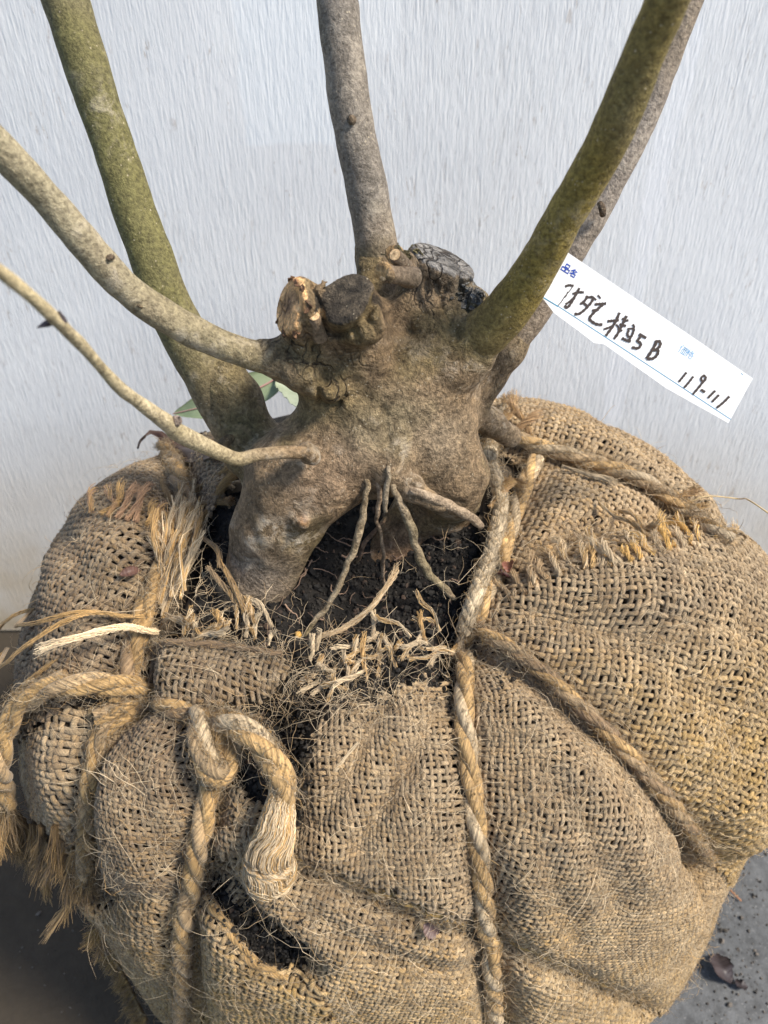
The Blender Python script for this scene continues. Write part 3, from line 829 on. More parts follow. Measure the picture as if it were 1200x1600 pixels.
# frayed top edge of the right flap
ed = spline(np.array([(790, 925), (870, 888), (960, 872), (1040, 850), (1092, 836)], float), step=11.0)
for x, y in ed:
    g = min(1, max(0, (x - 850) / 150))
    T2(x + 10 + rng.normal(0, 4), y + 18, x - 8 + rng.normal(0, 9), y - 6 + rng.normal(0, 8), .0016, .0030, int(rng.uniform(14, 40)), (GREY * 1.4 * (1 - g) + GOLD * 1.5 * g, PALE * 1.2), .005, .008)
# left-back frayed edge
for x, y in spline(np.array([(165, 785), (200, 795), (240, 805), (275, 840)], float), step=12.0):
    T2(x - 14, y + 24, x + 10 + rng.normal(0, 8), y - 10 + rng.normal(0, 8), .0018, .0034, 30, (TAN, np.array([.40, .25, .15])), .004, .008)
# big fanned tufts left of the trunk
for k in range(40):
    x0, y0 = rng.normal(262, 14), rng.normal(935, 22)
    x1 = rng.uniform(228, 335); y1 = 815 + abs(x1 - 285) * .9 + rng.normal(0, 22)
    T2(x0, y0, x1, y1, .0012, .0022, 16, (PALE * 1.35, TAN * 1.3, PALE), .006, rng.uniform(.008, .018), .10)
for a in [(300, 780, 360, 740), (250, 760, 300, 830), (300, 830, 365, 760), (310, 800, 372, 800)]:
    T2(*a, .003, .006, 220, (TAN * .8, TAN * .6), .003, .007, .1)
for a in [(300, 830, 345, 890, 30), (345, 890, 385, 960, 36), (385, 960, 402, 985, 26), (330, 900, 360, 935, 40), (360, 935, 385, 960, 40)]:
    T2(*a[:4], .0015, .002, a[4], (TAN, GREY), .008, .008, .04)
for a in [(400, 985, 388, 945), (425, 985, 400, 950), (232, 990, 225, 965), (250, 985, 300, 975), (345, 985, 340, 965), (385, 1000, 390, 965), (400, 1000, 405, 970), (330, 1000, 345, 985), (300, 1010, 360, 1000)]:
    T2(*a, .001, .003, 55, (PALE, TAN, PALE * 1.1), .004, .010)
for k in range(36):
    t_ = rng.random(); x0 = 470 + 235 * t_ + rng.normal(0, 12); y0 = 1085 - 95 * t_ + rng.normal(0, 20)
    a_ = rng.choice([2.4, 2.2, -1.3, -.9, 2.7, -1.9]) + rng.normal(0, .35); L_ = rng.uniform(18, 62)
    T2(x0, y0, x0 + L_ * math.cos(a_), y0 + L_ * math.sin(a_), .0010, .0018, int(rng.uniform(14, 44)), (PALE * 1.2, TAN * 1.1, PALE), .002, rng.uniform(.004, .010), .14)
for k in range(13):
    x0, y0 = rng.uniform(285, 420), rng.uniform(985, 1012); a_ = rng.normal(-1.5, .5); L_ = rng.uniform(15, 45)
    T2(x0, y0, x0 + L_ * math.cos(a_), y0 + L_ * math.sin(a_), .0010, .0018, 20, (PALE * 1.2, TAN), .003, .008, .14)
T2(555, 1160, 490, 1258, .0008, .0022, 45, (PALE,), .004, .006, .03)
# right of trunk
for a in [(770, 700, 810, 640), (760, 690, 800, 665), (765, 730, 790, 770), (760, 800, 775, 770), (775, 690, 840, 670), (1035, 790, 1075, 780), (830, 690, 790, 650), (745, 650, 775, 640)]:
    T2(*a, .002, .004, 120, (TAN, np.array([.42, .27, .14]), PALE), .004, .012)
for a in [(930, 790, 1000, 850), (880, 740, 960, 770), (960, 800, 1020, 850), (1000, 760, 1090, 800)]:
    T2(*a, .001, .006, 80, (TAN, PALE), .004, .008, .1)
# long white tail and thin strands over the left
P, _ = px3([(245, 992, .010), (200, 995, .018), (150, 1012, .022), (120, 1026, .024)])
strand(tb, P, .0014, 60, (PALE * 1.9, PALE * 1.5))
for pts in ([(200, 965, .006), (120, 970, .009), (50, 985, .012), (0, 1010, .014), (-60, 1060, .014)], [(240, 965, .008), (130, 985, .014), (60, 1040, .016), (0, 1085, .018), (-50, 1130, .02)], [(110, 1030, .008), (60, 1080, .009), (10, 1160, .01), (-20, 1220, .01)]):
    P, Nn = px3(pts)
    strand(tb, P, .0010, 22, (TAN, TAN * 1.3), fray=1.2)
# soft twigs of fibre lying on the soil
P, _ = lifted([(495, 1002, .004), (540, 990, .006), (590, 955, .009), (628, 905, .012)])
strand(tb, P, .0012, 50, (GREY * 1.4, PALE * 1.1))
# hanging fringe at the lower left
def T3(x, y, vec, r0, r1, n, cols, curl=.2, off=.001):
    p = bp(x, y, off); tuft(tb, p, p + np.array(vec), r0, r1, n, cols, curl, .00012)
for x in np.arange(-10, 135, 6.0):
    y0 = 1265 + x * .55 + rng.normal(0, 10)
    T3(x + 10, y0, (-.004 + rng.normal(0, .004), -.006, -.026 + rng.normal(0, .006)), .003, .004, 90, (TAN * .5, BROWN * .7, TAN * .65), .12, .002)
for x0, y0, v in [(70, 1350, (-.006, -.004, -.034)), (110, 1370, (-.010, -.004, -.036)), (128, 1385, (-.026, -.006, -.040)), (60, 1330, (-.002, -.004, -.040))]:
    T3(x0, y0, v, .001, .0014, 26, (TAN * .9,), .05)
for t_ in np.linspace(0, 1, 30):
    x = 150 + 75 * t_; y = 1440 + 150 * t_
    T3(x + 6, y, (-.006 + rng.normal(0, .002), -.003, -.007 + rng.normal(0, .002)), .002, .003, 50, (GOLD * .55, TAN * .7, BROWN), .3)
o = tb.build('frayed_fibres', M_FUZZ, wrap); o['kind'] = 'stuff'

# wide loose fibres over everything woven
tb = TB()
q = np.vstack([rng.uniform((130, 700), (1190, 1600), (3800, 2)), sample_poly(SOIL_POLY, 60), rng.uniform((440, 1000), (740, 1130), (350, 2)), rng.uniform((220, 850), (460, 1120), (300, 2))])
keep = ~inpoly(q, [(345, 380), (760, 380), (760, 830), (470, 930), (345, 930)])
keep[:3800] &= ~inpoly(q[:3800], SOIL_POLY) & ~inpoly(q[:3800], GAP2)
q = q[keep]
Pq = hit(q[:, 0], q[:, 1]); ok = np.abs(np.linalg.norm(Pq - C0, axis=1) - (R_base(norm(Pq - C0)) + lookup(TABLE, norm(Pq - C0)))) < .002
Pq = Pq[ok]; nq = surfn(norm(Pq - C0))
fuzz(tb, Pq + nq * .003, nq, 5000, L=(.008, .024), r=.00008, cols=(PALE, PALE * 1.2, GREY * 1.2), lift=.35)
o = tb.build('loose_fibres', M_FUZZ, wrap); o['kind'] = 'stuff'

# ------------------------------------------------------------------ the tree
tree = tag(empty('multi_stem_tree'), 'knobbly multi-stemmed tree trunk with sawn stumps rising from the root ball', 'tree')
YS = .9
def atT(px, py, Y): return at(px, py, np.asarray(Y, float) * YS)
def depth_of(P): return P[..., 1] * CP - (P[..., 2] - CAMZ) * SP
def K(px, py, Y, rpx):
    p = atT(px, py, Y); return np.array([*p, rpx * depth_of(p) / FPX])
prims = []   # (a, b) round cones, blend
def cone(pts, k=.010): 
    for i in range(len(pts) - 1): prims.append((K(*pts[i]), K(*pts[i + 1]), k, None))
# main mass
cone([(618, 635, .335, 100), (616, 680, .330, 94)], .012)
cone([(650, 590, .335, 84), (668, 525, .34, 68), (680, 480, .345, 50)], .012)
cone([(560, 640, .325, 85), (540, 560, .325, 62), (520, 520, .322, 50)], .014)
cone([(600, 560, .335, 80), (560, 500, .335, 52)], .012)
# left leg
cone([(560, 690, .318, 90), (470, 745, .308, 76), (432, 820, .302, 60), (408, 895, .300, 49), (398, 960, .300, 44)], .012)
cone([(590, 690, .325, 66), (440, 722, .325, 48), (402, 706, .335, 44)], .008)
# right flank and legs
cone([(680, 690, .325, 67), (705, 740, .322, 48), (712, 778, .325, 36)], .012)
cone([(690, 780, .345, 60), (710, 830, .36, 52), (725, 880, .375, 50)], .010)
cone([(655, 790, .345, 40), (620, 850, .335, 38), (585, 895, .325, 34), (560, 930, .32, 26)], .006)
cone([(735, 640, .345, 28), (765, 660, .352, 19), (800, 682, .358, 15)], .006)
# thin aerial roots blend at the top
# stem sockets
cone([(432, 735, .33, 46), (392, 690, .336, 44), (366, 625, .342, 40), (350, 590, .345, 36)], .007)
cone([(640, 600, .33, 60), (722, 548, .327, 42), (750, 525, .323, 33)], .012)
cone([(680, 610, .345, 42), (748, 580, .35, 34), (790, 540, .353, 26), (815, 512, .355, 19)], .012)
cone([(602, 505, .358, 42), (592, 430, .369, 31), (587, 390, .372, 27)], .008)
cone([(520, 600, .32, 40), (468, 575, .312, 26), (432, 562, .306, 21), (410, 556, .304, 17)], .008)
# knots
cone([(490, 575, .305, 20), (474, 585, .297, 13), (458, 590, .296, 8)], .007)
cone([(520, 612, .300, 22), (514, 616, .293, 13)], .009)
cone([(485, 708, .283, 14), (490, 712, .280, 12)], .005)
cone([(470, 815, .281, 14), (472, 818, .279, 9)], .005)
cone([(745, 470, .335, 24), (752, 462, .33, 12)], .005)
cone([(735, 455, .34, 16), (748, 452, .335, 7)], .003)
cone([(618, 740, .297, 18), (645, 765, .292, 12), (690, 788, .291, 9)], .007)
cone([(598, 715, .296, 18), (604, 742, .290, 10)], .007)
# small cut stubs : cone with cut plane (point, normal)
def stump(pts, cutp, cutn, k, inner=None):
    n = np.array(cutn, float); n /= np.linalg.norm(n)
    for i in range(len(pts) - 1): prims.append((K(*pts[i]), K(*pts[i + 1]), k, (atT(*cutp), n)))
VW = lambda p: norm(camp - p)
UP = np.array([0, SP, CP]); RT = np.array([1.0, 0, 0])
def disc_stump(px, py, Y, rpx, aim, back, k, r_in=1.0):
    """sawn stump: face centre, radius, face normal given as (towards viewer, right, up) weights, length behind the face"""
    F = atT(px, py, Y); r = rpx * depth_of(F) / FPX
    n = norm(aim[0] * VW(F) + aim[1] * RT + aim[2] * UP)
    Bk = F - n * back * r
    prims.append((np.array([*Bk, r * r_in]), np.array([*(F + n * r * .9), r]), k, (F, n)))
    return F, n, r
# stump with the pale torn face at the left
disc_stump(452, 478, .298, 50, (.55, -.80, .22), 1.5, .004, .82)
cone([(500, 560, .312, 36), (480, 525, .306, 30)], .007)
# round dark stump facing up and to the viewer
cone([(562, 540, .315, 44), (556, 515, .308, 38)], .008)
disc_stump(541, 466, .292, 48, (.95, -.42, .62), 1.1, .004, 1.0)
# top stump
cone([(672, 500, .340, 58), (686, 468, .348, 46)], .010)
disc_stump(694, 404, .343, 56, (.52, .36, .80), 1.3, .004, .95)
# small stubs
stump([(640, 435, .315, 17), (600, 426, .300, 15), (585, 424, .296, 15)], (597, 427, .299), (-.75, -.62, .25), .003)
stump([(640, 415, .325, 14), (617, 397, .312, 12), (605, 392, .31, 12)], (617, 398, .311), (-.3, -.75, .55), .003)
stump([(505, 520, .305, 15), (492, 495, .296, 11), (488, 485, .292, 10)], (491, 493, .294), (-.1, -.6, .8), .003)

def sdf(P, noise_on=True):
    out = None
    for a, b, k, cutp in prims:
        ab = b[:3] - a[:3]
        h = np.clip(((P - a[:3].astype(np.float32)) @ ab.astype(np.float32)) / max(ab @ ab, 1e-12), 0, 1)
        d = np.linalg.norm(P - a[:3].astype(np.float32) - h[..., None] * ab.astype(np.float32), axis=-1) - (a[3] + (b[3] - a[3]) * h)
        if cutp is not None:
            pd = (P - cutp[0].astype(np.float32)) @ cutp[1].astype(np.float32)
            kk = .0015
            hh = np.clip(.5 - .5 * (pd - d) / kk, 0, 1)
            d = pd * (1 - hh) + d * hh + kk * hh * (1 - hh)
        if out is None: out = d
        else:
            hh = np.clip(.5 + .5 * (out - d) / k, 0, 1)
            out = out * (1 - hh) + d * hh - k * hh * (1 - hh)
    return out
VS = .00105
ends = np.array([q for p_ in prims for q in p_[:2]])
lo = (ends[:, :3] - ends[:, 3:]).min(0) - .006; hi = (ends[:, :3] + ends[:, 3:]).max(0) + .006
nx, ny, nz = ((hi - lo) / VS).astype(int) + 1
gx = (lo[0] + np.arange(nx) * VS).astype(np.float32); gy = (lo[1] + np.arange(ny) * VS).astype(np.float32); gz = (lo[2] + np.arange(nz) * VS).astype(np.float32)
vol = np.empty((nx, ny, nz), np.float32)
for i0 in range(0, nx, 24):
    X, Yg, Z = np.meshgrid(gx[i0:i0 + 24], gy, gz, indexing='ij')
    Pv = np.stack([X, Yg, Z], -1)
    vol[i0:i0 + 24] = sdf(Pv)
# organic lumps and ridges, only near the surface
near = np.abs(vol) < .006
ii = np.argwhere(near)
Pn = lo + ii * VS
wp = Pn + .006 * np.stack([vnoise(Pn, 60, 1), vnoise(Pn, 60, 2), vnoise(Pn, 60, 3)], -1)
am = .0016 * vnoise(wp, 55, 4) + .0009 * vnoise(wp, 130, 5)
rid = np.abs(vnoise(wp * np.array([1, 1, .45]), 110, 6))
hz = np.clip((Pn[:, 2] - .465) / .04, 0, 1)
am += hz * .0016 * (rid - .25) * 2 * (vnoise(Pn, 30, 7) > -.2)
for a, b, k, cutp in prims:
    if cutp is None: continue
    pd = (Pn - cutp[0]) @ cutp[1]
    ins_ = np.linalg.norm(Pn - cutp[0] - pd[:, None] * cutp[1], axis=1) < max(a[3], b[3]) * 1.1
    bark_ = np.clip(1 - np.abs(pd + .008) / .008, 0, 1) * ins_ * (max(a[3], b[3]) > .01)
    th_ = np.arctan2((Pn - cutp[0]) @ norm(np.cross(cutp[1], [0.2, .3, .9])), (Pn - cutp[0]) @ np.cross(cutp[1], norm(np.cross(cutp[1], [0.2, .3, .9]))))
    am = np.where(ins_ & (np.abs(pd) < .002), am * .12, am) - bark_ * .0016 * (np.sin(th_ * 9 + 2 * vnoise(Pn, 90, 3)) > .72)
vol[near] -= am.astype(np.float32)
# seams: dark crack rings below the stump faces
PnX, PnF = project(Pn)
def crack(pts, w, dep):
    p = spline(np.array(pts, float), n=36); Q = atT(p[:, 0], p[:, 1], p[:, 2]); dq = depth_of(Q)
    qx, _ = project(Q)
    dm = np.full(len(Pn), 999.0)
    for k in range(len(qx)):
        dm = np.minimum(dm, np.linalg.norm(PnX - qx[k], axis=1) + np.maximum(np.abs(PnF - dq[k]) - .022, 0) * 9000)
    wp_ = w * FPX / dq.mean()
    vol[near] += (dep * np.exp(-(dm / wp_) ** 2)).astype(np.float32)
crack([(502, 512, .30), (525, 522, .298), (548, 515, .298), (572, 494, .30), (588, 460, .305)], .0013, .0032)
crack([(595, 440, .31), (600, 470, .305), (612, 500, .30), (640, 520, .30)], .0016, .0022)
crack([(650, 440, .32), (655, 470, .31), (668, 500, .305)], .0010, .0012)
crack([(680, 440, .32), (688, 475, .31), (702, 505, .305), (715, 530, .30)], .0011, .0014)
crack([(715, 430, .32), (722, 460, .32), (735, 490, .31)], .0011, .0016)
crack([(470, 500, .29), (482, 530, .29), (495, 552, .29)], .0012, .0018)
crack([(485, 450, .30), (500, 480, .30), (503, 515, .30), (490, 545, .295)], .0014, .0022)
crack([(462, 455, .30), (470, 485, .295), (478, 505, .295)], .0009, .0014)
crack([(448, 540, .30), (470, 562, .295), (500, 570, .295), (512, 600, .295)], .0012, .0014)
crack([(497, 608, .29), (505, 628, .29), (525, 632, .29), (540, 618, .29)], .0010, .0014)
crack([(600, 640, .29), (606, 690, .29), (600, 720, .29)], .0020, .0012)
crack([(552, 512, .298), (560, 530, .298)], .0010, .002)
crack([(600, 455, .31), (612, 500, .30), (650, 520, .30)], .0018, .0018)
crack([(640, 760, .28), (680, 775, .28), (720, 785, .285)], .0012, .0012)

def surface_nets(v, lo, h):
    s = v < 0
    nx, ny, nz = v.shape
    c = [(a, b, d) for a in (0, 1) for b in (0, 1) for d in (0, 1)]
    cnt = np.zeros((nx - 1, ny - 1, nz - 1), np.int8)
    for a, b, d in c: cnt += s[a:nx - 1 + a, b:ny - 1 + b, d:nz - 1 + d]
    act = (cnt > 0) & (cnt < 8)
    idx = -np.ones(act.shape, np.int64); A = np.argwhere(act); idx[act] = np.arange(len(A))
    acc = np.zeros((len(A), 3)); n = np.zeros(len(A))
    for i, ca in enumerate(c):
        for j, cb in enumerate(c):
            if j <= i or sum(abs(ca[k] - cb[k]) for k in range(3)) != 1: continue
            va = v[A[:, 0] + ca[0], A[:, 1] + ca[1], A[:, 2] + ca[2]]; vb = v[A[:, 0] + cb[0], A[:, 1] + cb[1], A[:, 2] + cb[2]]
            m = (va < 0) != (vb < 0)
            t = np.where(m, va / np.where(m, va - vb, 1), 0)
            p = np.array(ca)[None] + t[:, None] * (np.array(cb) - np.array(ca))[None]
            acc[m] += p[m]; n[m] += 1
    V = lo + (A + acc / n[:, None]) * h
    F = []
    for ax in range(3):
        o1, o2 = (ax + 1) % 3, (ax + 2) % 3
        sl0 = [slice(None)] * 3; sl1 = [slice(None)] * 3
        sl0[ax] = slice(0, -1); sl1[ax] = slice(1, None)
        ch = s[tuple(sl0)] != s[tuple(sl1)]
        E = np.argwhere(ch)
        ok = (E[:, o1] > 0) & (E[:, o2] > 0) & (E[:, o1] < v.shape[o1] - 1) & (E[:, o2] < v.shape[o2] - 1)
        E = E[ok]
        e1 = np.zeros(3, int); e1[o1] = 1; e2 = np.zeros(3, int); e2[o2] = 1
        g = lambda e: idx[e[:, 0], e[:, 1], e[:, 2]]
        q = np.stack([g(E - e1 - e2), g(E - e2), g(E), g(E - e1)], -1)
        flip = ~s[E[:, 0], E[:, 1], E[:, 2]]
        q[flip] = q[flip][:, ::-1]
        F.append(q[(q >= 0).all(1)])
    return V, np.vstack(F)
TV, TF = surface_nets(vol, lo, VS)
print('trunk verts', len(TV))
BARK = np.array([.215, .148, .082])
def bark_col(P, base):
    n1 = np.clip(.5 + .9 * fbm(P, 26, 3, 1), 0, 1)[:, None]
    n2 = np.clip(fbm(P, 40, 3, 8) * 1.8 - .1, 0, 1)[:, None]
    c = np.array(base) * (1 - .45 * n1) + .45 * n1 * np.array([.22, .175, .12])
    c = c * (1 - .45 * n2) + .45 * n2 * np.array([.115, .098, .030])
    return c
tc_ = bark_col(TV, BARK)
def blob(c, P, px, py, Y, rp, col, w=1.0):
    q = atT(px, py, Y); r = rp * depth_of(q) / FPX
    g = (w * np.exp(-np.sum((P - q) ** 2, 1) / (r * r)))[:, None]
    return c * (1 - g) + np.array(col) * g
for (px, py, Y, rp, col, w) in [
    (650, 660, .29, 60, (.30, .26, .19), .6), (720, 700, .29, 55, (.33, .29, .22), .6), (560, 690, .29, 50, (.28, .24, .17), .45), (610, 560, .29, 60, (.17, .115, .06), .6),
    (400, 900, .285, 60, (.21, .18, .15), .75), (440, 800, .28, 60, (.19, .14, .09), .6), (530, 750, .285, 60, (.25, .175, .115), .6), (480, 760, .285, 40, (.22, .16, .11), .4),
    (720, 850, .34, 70, (.23, .135, .08), .85), (610, 870, .32, 60, (.24, .15, .09), .85), (740, 520, .31, 45, (.13, .105, .035), .7), (380, 660, .335, 60, (.14, .125, .06), .7),
    (700, 420, .33, 50, (.12, .095, .07), .7), (735, 455, .33, 26, (.10, .10, .09), .9), (650, 480, .31, 40, (.17, .115, .065), .6), (460, 500, .305, 36, (.15, .11, .08), .7),
    (820, 520, .35, 50, (.20, .16, .09), .5), (425, 562, .308, 55, (.33, .27, .17), .75), (350, 590, .345, 50, (.16, .15, .06), .7), (790, 480, .32, 50, (.18, .15, .05), .6), (660, 600, .29, 40, (.13, .12, .05), .5), (585, 500, .305, 24, (.28, .24, .19), .6), (473, 815, .278, 9, (.42, .22, .09), .8), (478, 808, .278, 7, (.4, .4, .42), .7)]:
    tc_ = blob(tc_, TV, px, py, Y, rp, col, w)
# height above soil: pinch of soil tint at the foot
for a_ in [(596, 427, .300, 15, (.66, .46, .24), .97), (617, 398, .311, 13, (.55, .33, .18), .9), (491, 492, .292, 12, (.60, .42, .22), .9)]: tc_ = blob(tc_, TV, *a_)
for a, b, k, cutp in prims:
    if cutp is None: continue
    pd = (TV - cutp[0]) @ cutp[1]
    rr_ = np.linalg.norm((TV - cutp[0]) - pd[:, None] * cutp[1], axis=1)
    rmax = max(a[3], b[3]) * 1.12
    on = (np.abs(pd) < .0012) & (rr_ < rmax)
    big = rmax > .012
    nse = np.clip(.5 + .8 * vnoise(TV, 300, 2), 0, 1)[:, None]
    if not big: colr = np.array([.55, .36, .17]) * (1 - .3 * nse)
    elif cutp[0][0] < atT(500, 480, .31)[0]:      # torn pale stump
        rim = np.clip((rr_ / rmax - .05) * 2.0 + .25 * vnoise(TV, 130, 3), 0, 1)[:, None]
        colr = np.array([.25, .15, .085]) * (1 - rim) + np.array([.74, .46, .22]) * rim
    elif cutp[0][0] < atT(600, 480, .31)[0]:
        colr = np.array([.050, .040, .028]) * (.6 + 1.5 * nse)
    else: colr = np.array([.19, .185, .18]) * (.6 + .7 * nse)
    tc_ = np.where(on[:, None], colr, tc_)
lich = np.clip(1 - (TV[:, 2] - .46) / .05, .15, 1)
crk_ = np.zeros(len(TV))
for px, py, Y, rp, w in [(465, 500, .31, 55, 1), (545, 500, .31, 60, .8), (700, 440, .34, 70, 1), (650, 430, .33, 40, .9), (735, 470, .335, 40, 1), (480, 560, .305, 40, .8), (520, 615, .30, 28, .8), (760, 560, .35, 50, .5)]:
    q_ = atT(px, py, Y); r_ = rp * depth_of(q_) / FPX
    crk_ = np.maximum(crk_, w * np.exp(-(np.sum((TV - q_) ** 2, 1) / r_ ** 2) ** 1.5))
crk_ = np.clip(crk_ * 1.8, 0, 1) * np.clip(.65 + 1.2 * vnoise(TV, 45, 8), 0, 1)
link_mesh('trunk', TV, [TF], M_BARK, tree, {'crk': crk_, 'Col': tc_, 'lich': np.repeat(lich[:, None], 3, 1)})

def limb(name, pts, base, label=None, sides=28, lump=.0005, tip=None, lichv=.5, parent=tree, green=None):
    k = spline(np.array([K(*p) for p in pts]), step=.0018)
    P = k[:, :3]; r = k[:, 3]
    n = len(P)
    T = norm(np.gradient(P, axis=0)); Nn = np.tile([.1, -.7, .7], (n, 1)); S = norm(np.cross(T, Nn)); U = np.cross(S, T)
    a = np.arange(sides) / sides * 2 * math.pi
    dirs = np.cos(a)[None, :, None] * S[:, None] + np.sin(a)[None, :, None] * U[:, None]
    ring = P[:, None] + dirs * r[:, None, None]
    f = ring.reshape(-1, 3)
    dd = (lump * vnoise(f, 75, 3) + lump * .6 * vnoise(f, 190, 4)).reshape(n, sides)
    ring = ring + dirs * dd[..., None]
    V = ring.reshape(-1, 3)
    i = np.arange(n - 1); kk = np.arange(sides); k2 = (kk + 1) % sides
    F = np.stack([(i * sides)[:, None] + kk, (i * sides)[:, None] + k2, ((i + 1) * sides)[:, None] + k2, ((i + 1) * sides)[:, None] + kk], -1).reshape(-1, 4)
    # close the far end
    V = np.vstack([V, P[-1:] + T[-1:] * r[-1] * .3]); last = (n - 1) * sides
    F3 = np.stack([last + kk, last + k2, np.full(sides, len(V) - 1)], -1)
    c = bark_col(V, base)
    if green is not None:
        g = np.clip(.6 + .8 * fbm(V, 18, 3, 6), 0, 1)[:, None]
        g = np.clip(g * 1.05, .35, .95)
        c = c * (1 - g) + np.array(green) * g
        tt = np.concatenate([np.repeat(np.linspace(0, 1, n), sides), [1]])[:, None]
        fade = np.clip(1.25 - tt * 4, 0, 1)
        c = c * (1 - fade) + bark_col(V, BARK) * fade
    o = link_mesh(name, V, [F, F3], M_STEM if green is not None else M_BARK, parent, {'Col': c, 'lich': np.full((len(V), 3), lichv)})
    if label: o['label'] = label
    return P, r, o

limb('stem', [(420, 720, 0.33, 38), (392, 688, 0.335, 44), (354, 636, 0.342, 42), (310, 560, 0.348, 38), (264, 478, 0.356, 36), (234, 395, 0.364, 34), (200, 300, 0.373, 33), (167, 200, 0.382, 33), (134, 100, 0.39, 35), (102, 0, 0.398, 36), (66, -110, 0.405, 37)],
     (.13, .12, .06), 'thick olive green stem leaning to the left', green=(.140, .130, .048), lichv=.45)
limb('stem', [(500, 585, 0.318, 18), (462, 574, 0.312, 21), (430, 565, 0.307, 22.5), (400, 556, 0.303, 23.5), (350, 540, 0.3, 24), (300, 516, 0.297, 25), (250, 488, 0.294, 25), (200, 452, 0.29, 25), (150, 400, 0.285, 25), (100, 342, 0.28, 25), (50, 284, 0.275, 26), (0, 230, 0.27, 27), (-60, 165, 0.264, 28)],
     (.30, .25, .16), 'pale stem curving up to the left edge', green=(.31, .275, .185), lichv=.9)
limb('stem', [(590, 470, 0.366, 29), (591, 415, 0.37, 31), (586, 370, 0.373, 32), (572, 290, 0.378, 32), (553, 200, 0.383, 32), (538, 100, 0.39, 33), (526, 0, 0.397, 33), (513, -100, 0.402, 33)],
     (.155, .13, .105), 'straight grey stem behind the stumps', green=(.215, .21, .195), lichv=.4)
limb('stem', [(690, 580, 0.33, 30), (735, 537, 0.325, 38), (775, 503, 0.32, 38), (818, 450, 0.314, 34), (859, 382, 0.307, 31), (905, 300, 0.3, 31), (940, 240, 0.295, 33), (966, 185, 0.29, 33), (1003, 95, 0.284, 34), (1041, 0, 0.277, 34), (1085, -100, 0.27, 35)],
     (.15, .13, .06), 'thick olive stem curving up to the right in front', green=(.235, .178, .042), lichv=.3)
limb('stem', [(720, 600, 0.348, 24), (760, 570, 0.351, 28), (808, 518, 0.354, 29), (852, 450, 0.357, 29), (893, 382, 0.361, 28), (940, 300, 0.364, 28), (994, 200, 0.368, 27), (1033, 100, 0.372, 28), (1071, 0, 0.376, 28), (1110, -100, 0.38, 28)],
     (.20, .16, .115), 'grey brown stem behind the olive one at right', green=(.27, .235, .20), lichv=.6)
PT, rT, tw = limb('twig', [(492, 708, 0.283, 8), (478, 707, 0.28, 10.5), (440, 707, 0.276, 10.5), (400, 711, 0.271, 10.5), (372, 717, 0.267, 11.5), (345, 708, 0.262, 12), (310, 692, 0.254, 13), (278, 676, 0.246, 14.5), (262, 662, 0.241, 13.5), (225, 634, 0.233, 11), (185, 604, 0.222, 10), (135, 548, 0.211, 10), (90, 502, 0.2, 10.5), (45, 460, 0.192, 10.5), (0, 424, 0.185, 10.5), (-50, 388, 0.176, 10.5)],
                  (.42, .36, .24), 'thin pale twig reaching towards the left edge', sides=16, green=(.55, .46, .28), lichv=.4, lump=.0003)
# buds on the twig
def bud(px0, py0, Y0, px1, py1, Y1, r, col):
    k = spline(np.array([K(px0, py0, Y0, r * .7), K((px0 + px1) / 2, (py0 + py1) / 2, (Y0 + Y1) / 2, r), K(px1, py1, Y1, r * .15)]), n=10)
    tb = TB(); tb.add(k[:, :3], np.zeros(10, int), None, k[:, 3], col, sides=8); ob = tb.build('bud', M_BARK, tw)
    V = len(ob.data.vertices)
bud(100, 515, .2025, 92, 486, .1985, 8, (.09, .075, .085))
bud(92, 498, .202, 58, 512, .20, 6, (.11, .09, .10))
bud(272, 662, .243, 280, 652, .240, 9, (.25, .2, .17))
# short pruned stubs with pale cut ends
TX_, TZ_ = project(TV)
def front(px, py):
    c_ = np.nonzero(np.hypot(TX_[:, 0] - px, TX_[:, 1] - py) < 5)[0]
    return TV[c_[np.argmin(TZ_[c_])]]
for (x0, y0, x1, y1, r_, out) in [(632, 434, 600, 427, 13.5, .007), (628, 408, 617, 398, 11, .004), (500, 512, 491, 494, 10, .005)]:
    b0 = front(x0, y0); vw_ = norm(camp - b0); fp = at(x1, y1, 1.0); dd_ = norm(fp - camp); e_ = camp + dd_ * (np.linalg.norm(b0 - camp) - out)
    r_ = r_ * depth_of(e_) / FPX; ax_ = norm(e_ - b0); st_ = b0 - ax_ * .006
    P_ = np.array([st_, b0, (b0 + e_) / 2, e_ - ax_ * .0008, e_, e_ + ax_ * .0001, e_ + ax_ * .0003, e_ + ax_ * .0004]); R_ = r_ * np.array([1.25, 1.1, 1, .98, .90, .78, .4, .02])
    C_ = np.array([[.20, .15, .10]] * 3 + [[.24, .18, .12], [.12, .08, .05], [.66, .45, .24], [.72, .52, .30], [.40, .26, .13]])
    tb = TB(); tb.add(P_, np.zeros(8, int), None, R_, C_, sides=20); tb.build('cut_stub', M_STEM, tree)
# scars and nubs on the stems
for pts in ([(936, 318, .352, 6), (940, 326, .350, 7), (942, 336, .352, 5)], [(546, 190, .378, 5), (549, 187, .374, 6), (553, 186, .376, 4)], [(345, 700, .318, 9), (352, 690, .314, 10), (362, 684, .318, 6)], [(168, 405, .283, 3), (171, 402, .281, 3.5), (176, 401, .283, 3)], [(214, 476, .286, 2.5), (218, 478, .285, 3), (222, 480, .286, 2.5)]):
    limb('knot', pts, (.10, .07, .045), None, sides=10, lump=.0009, lichv=.1)
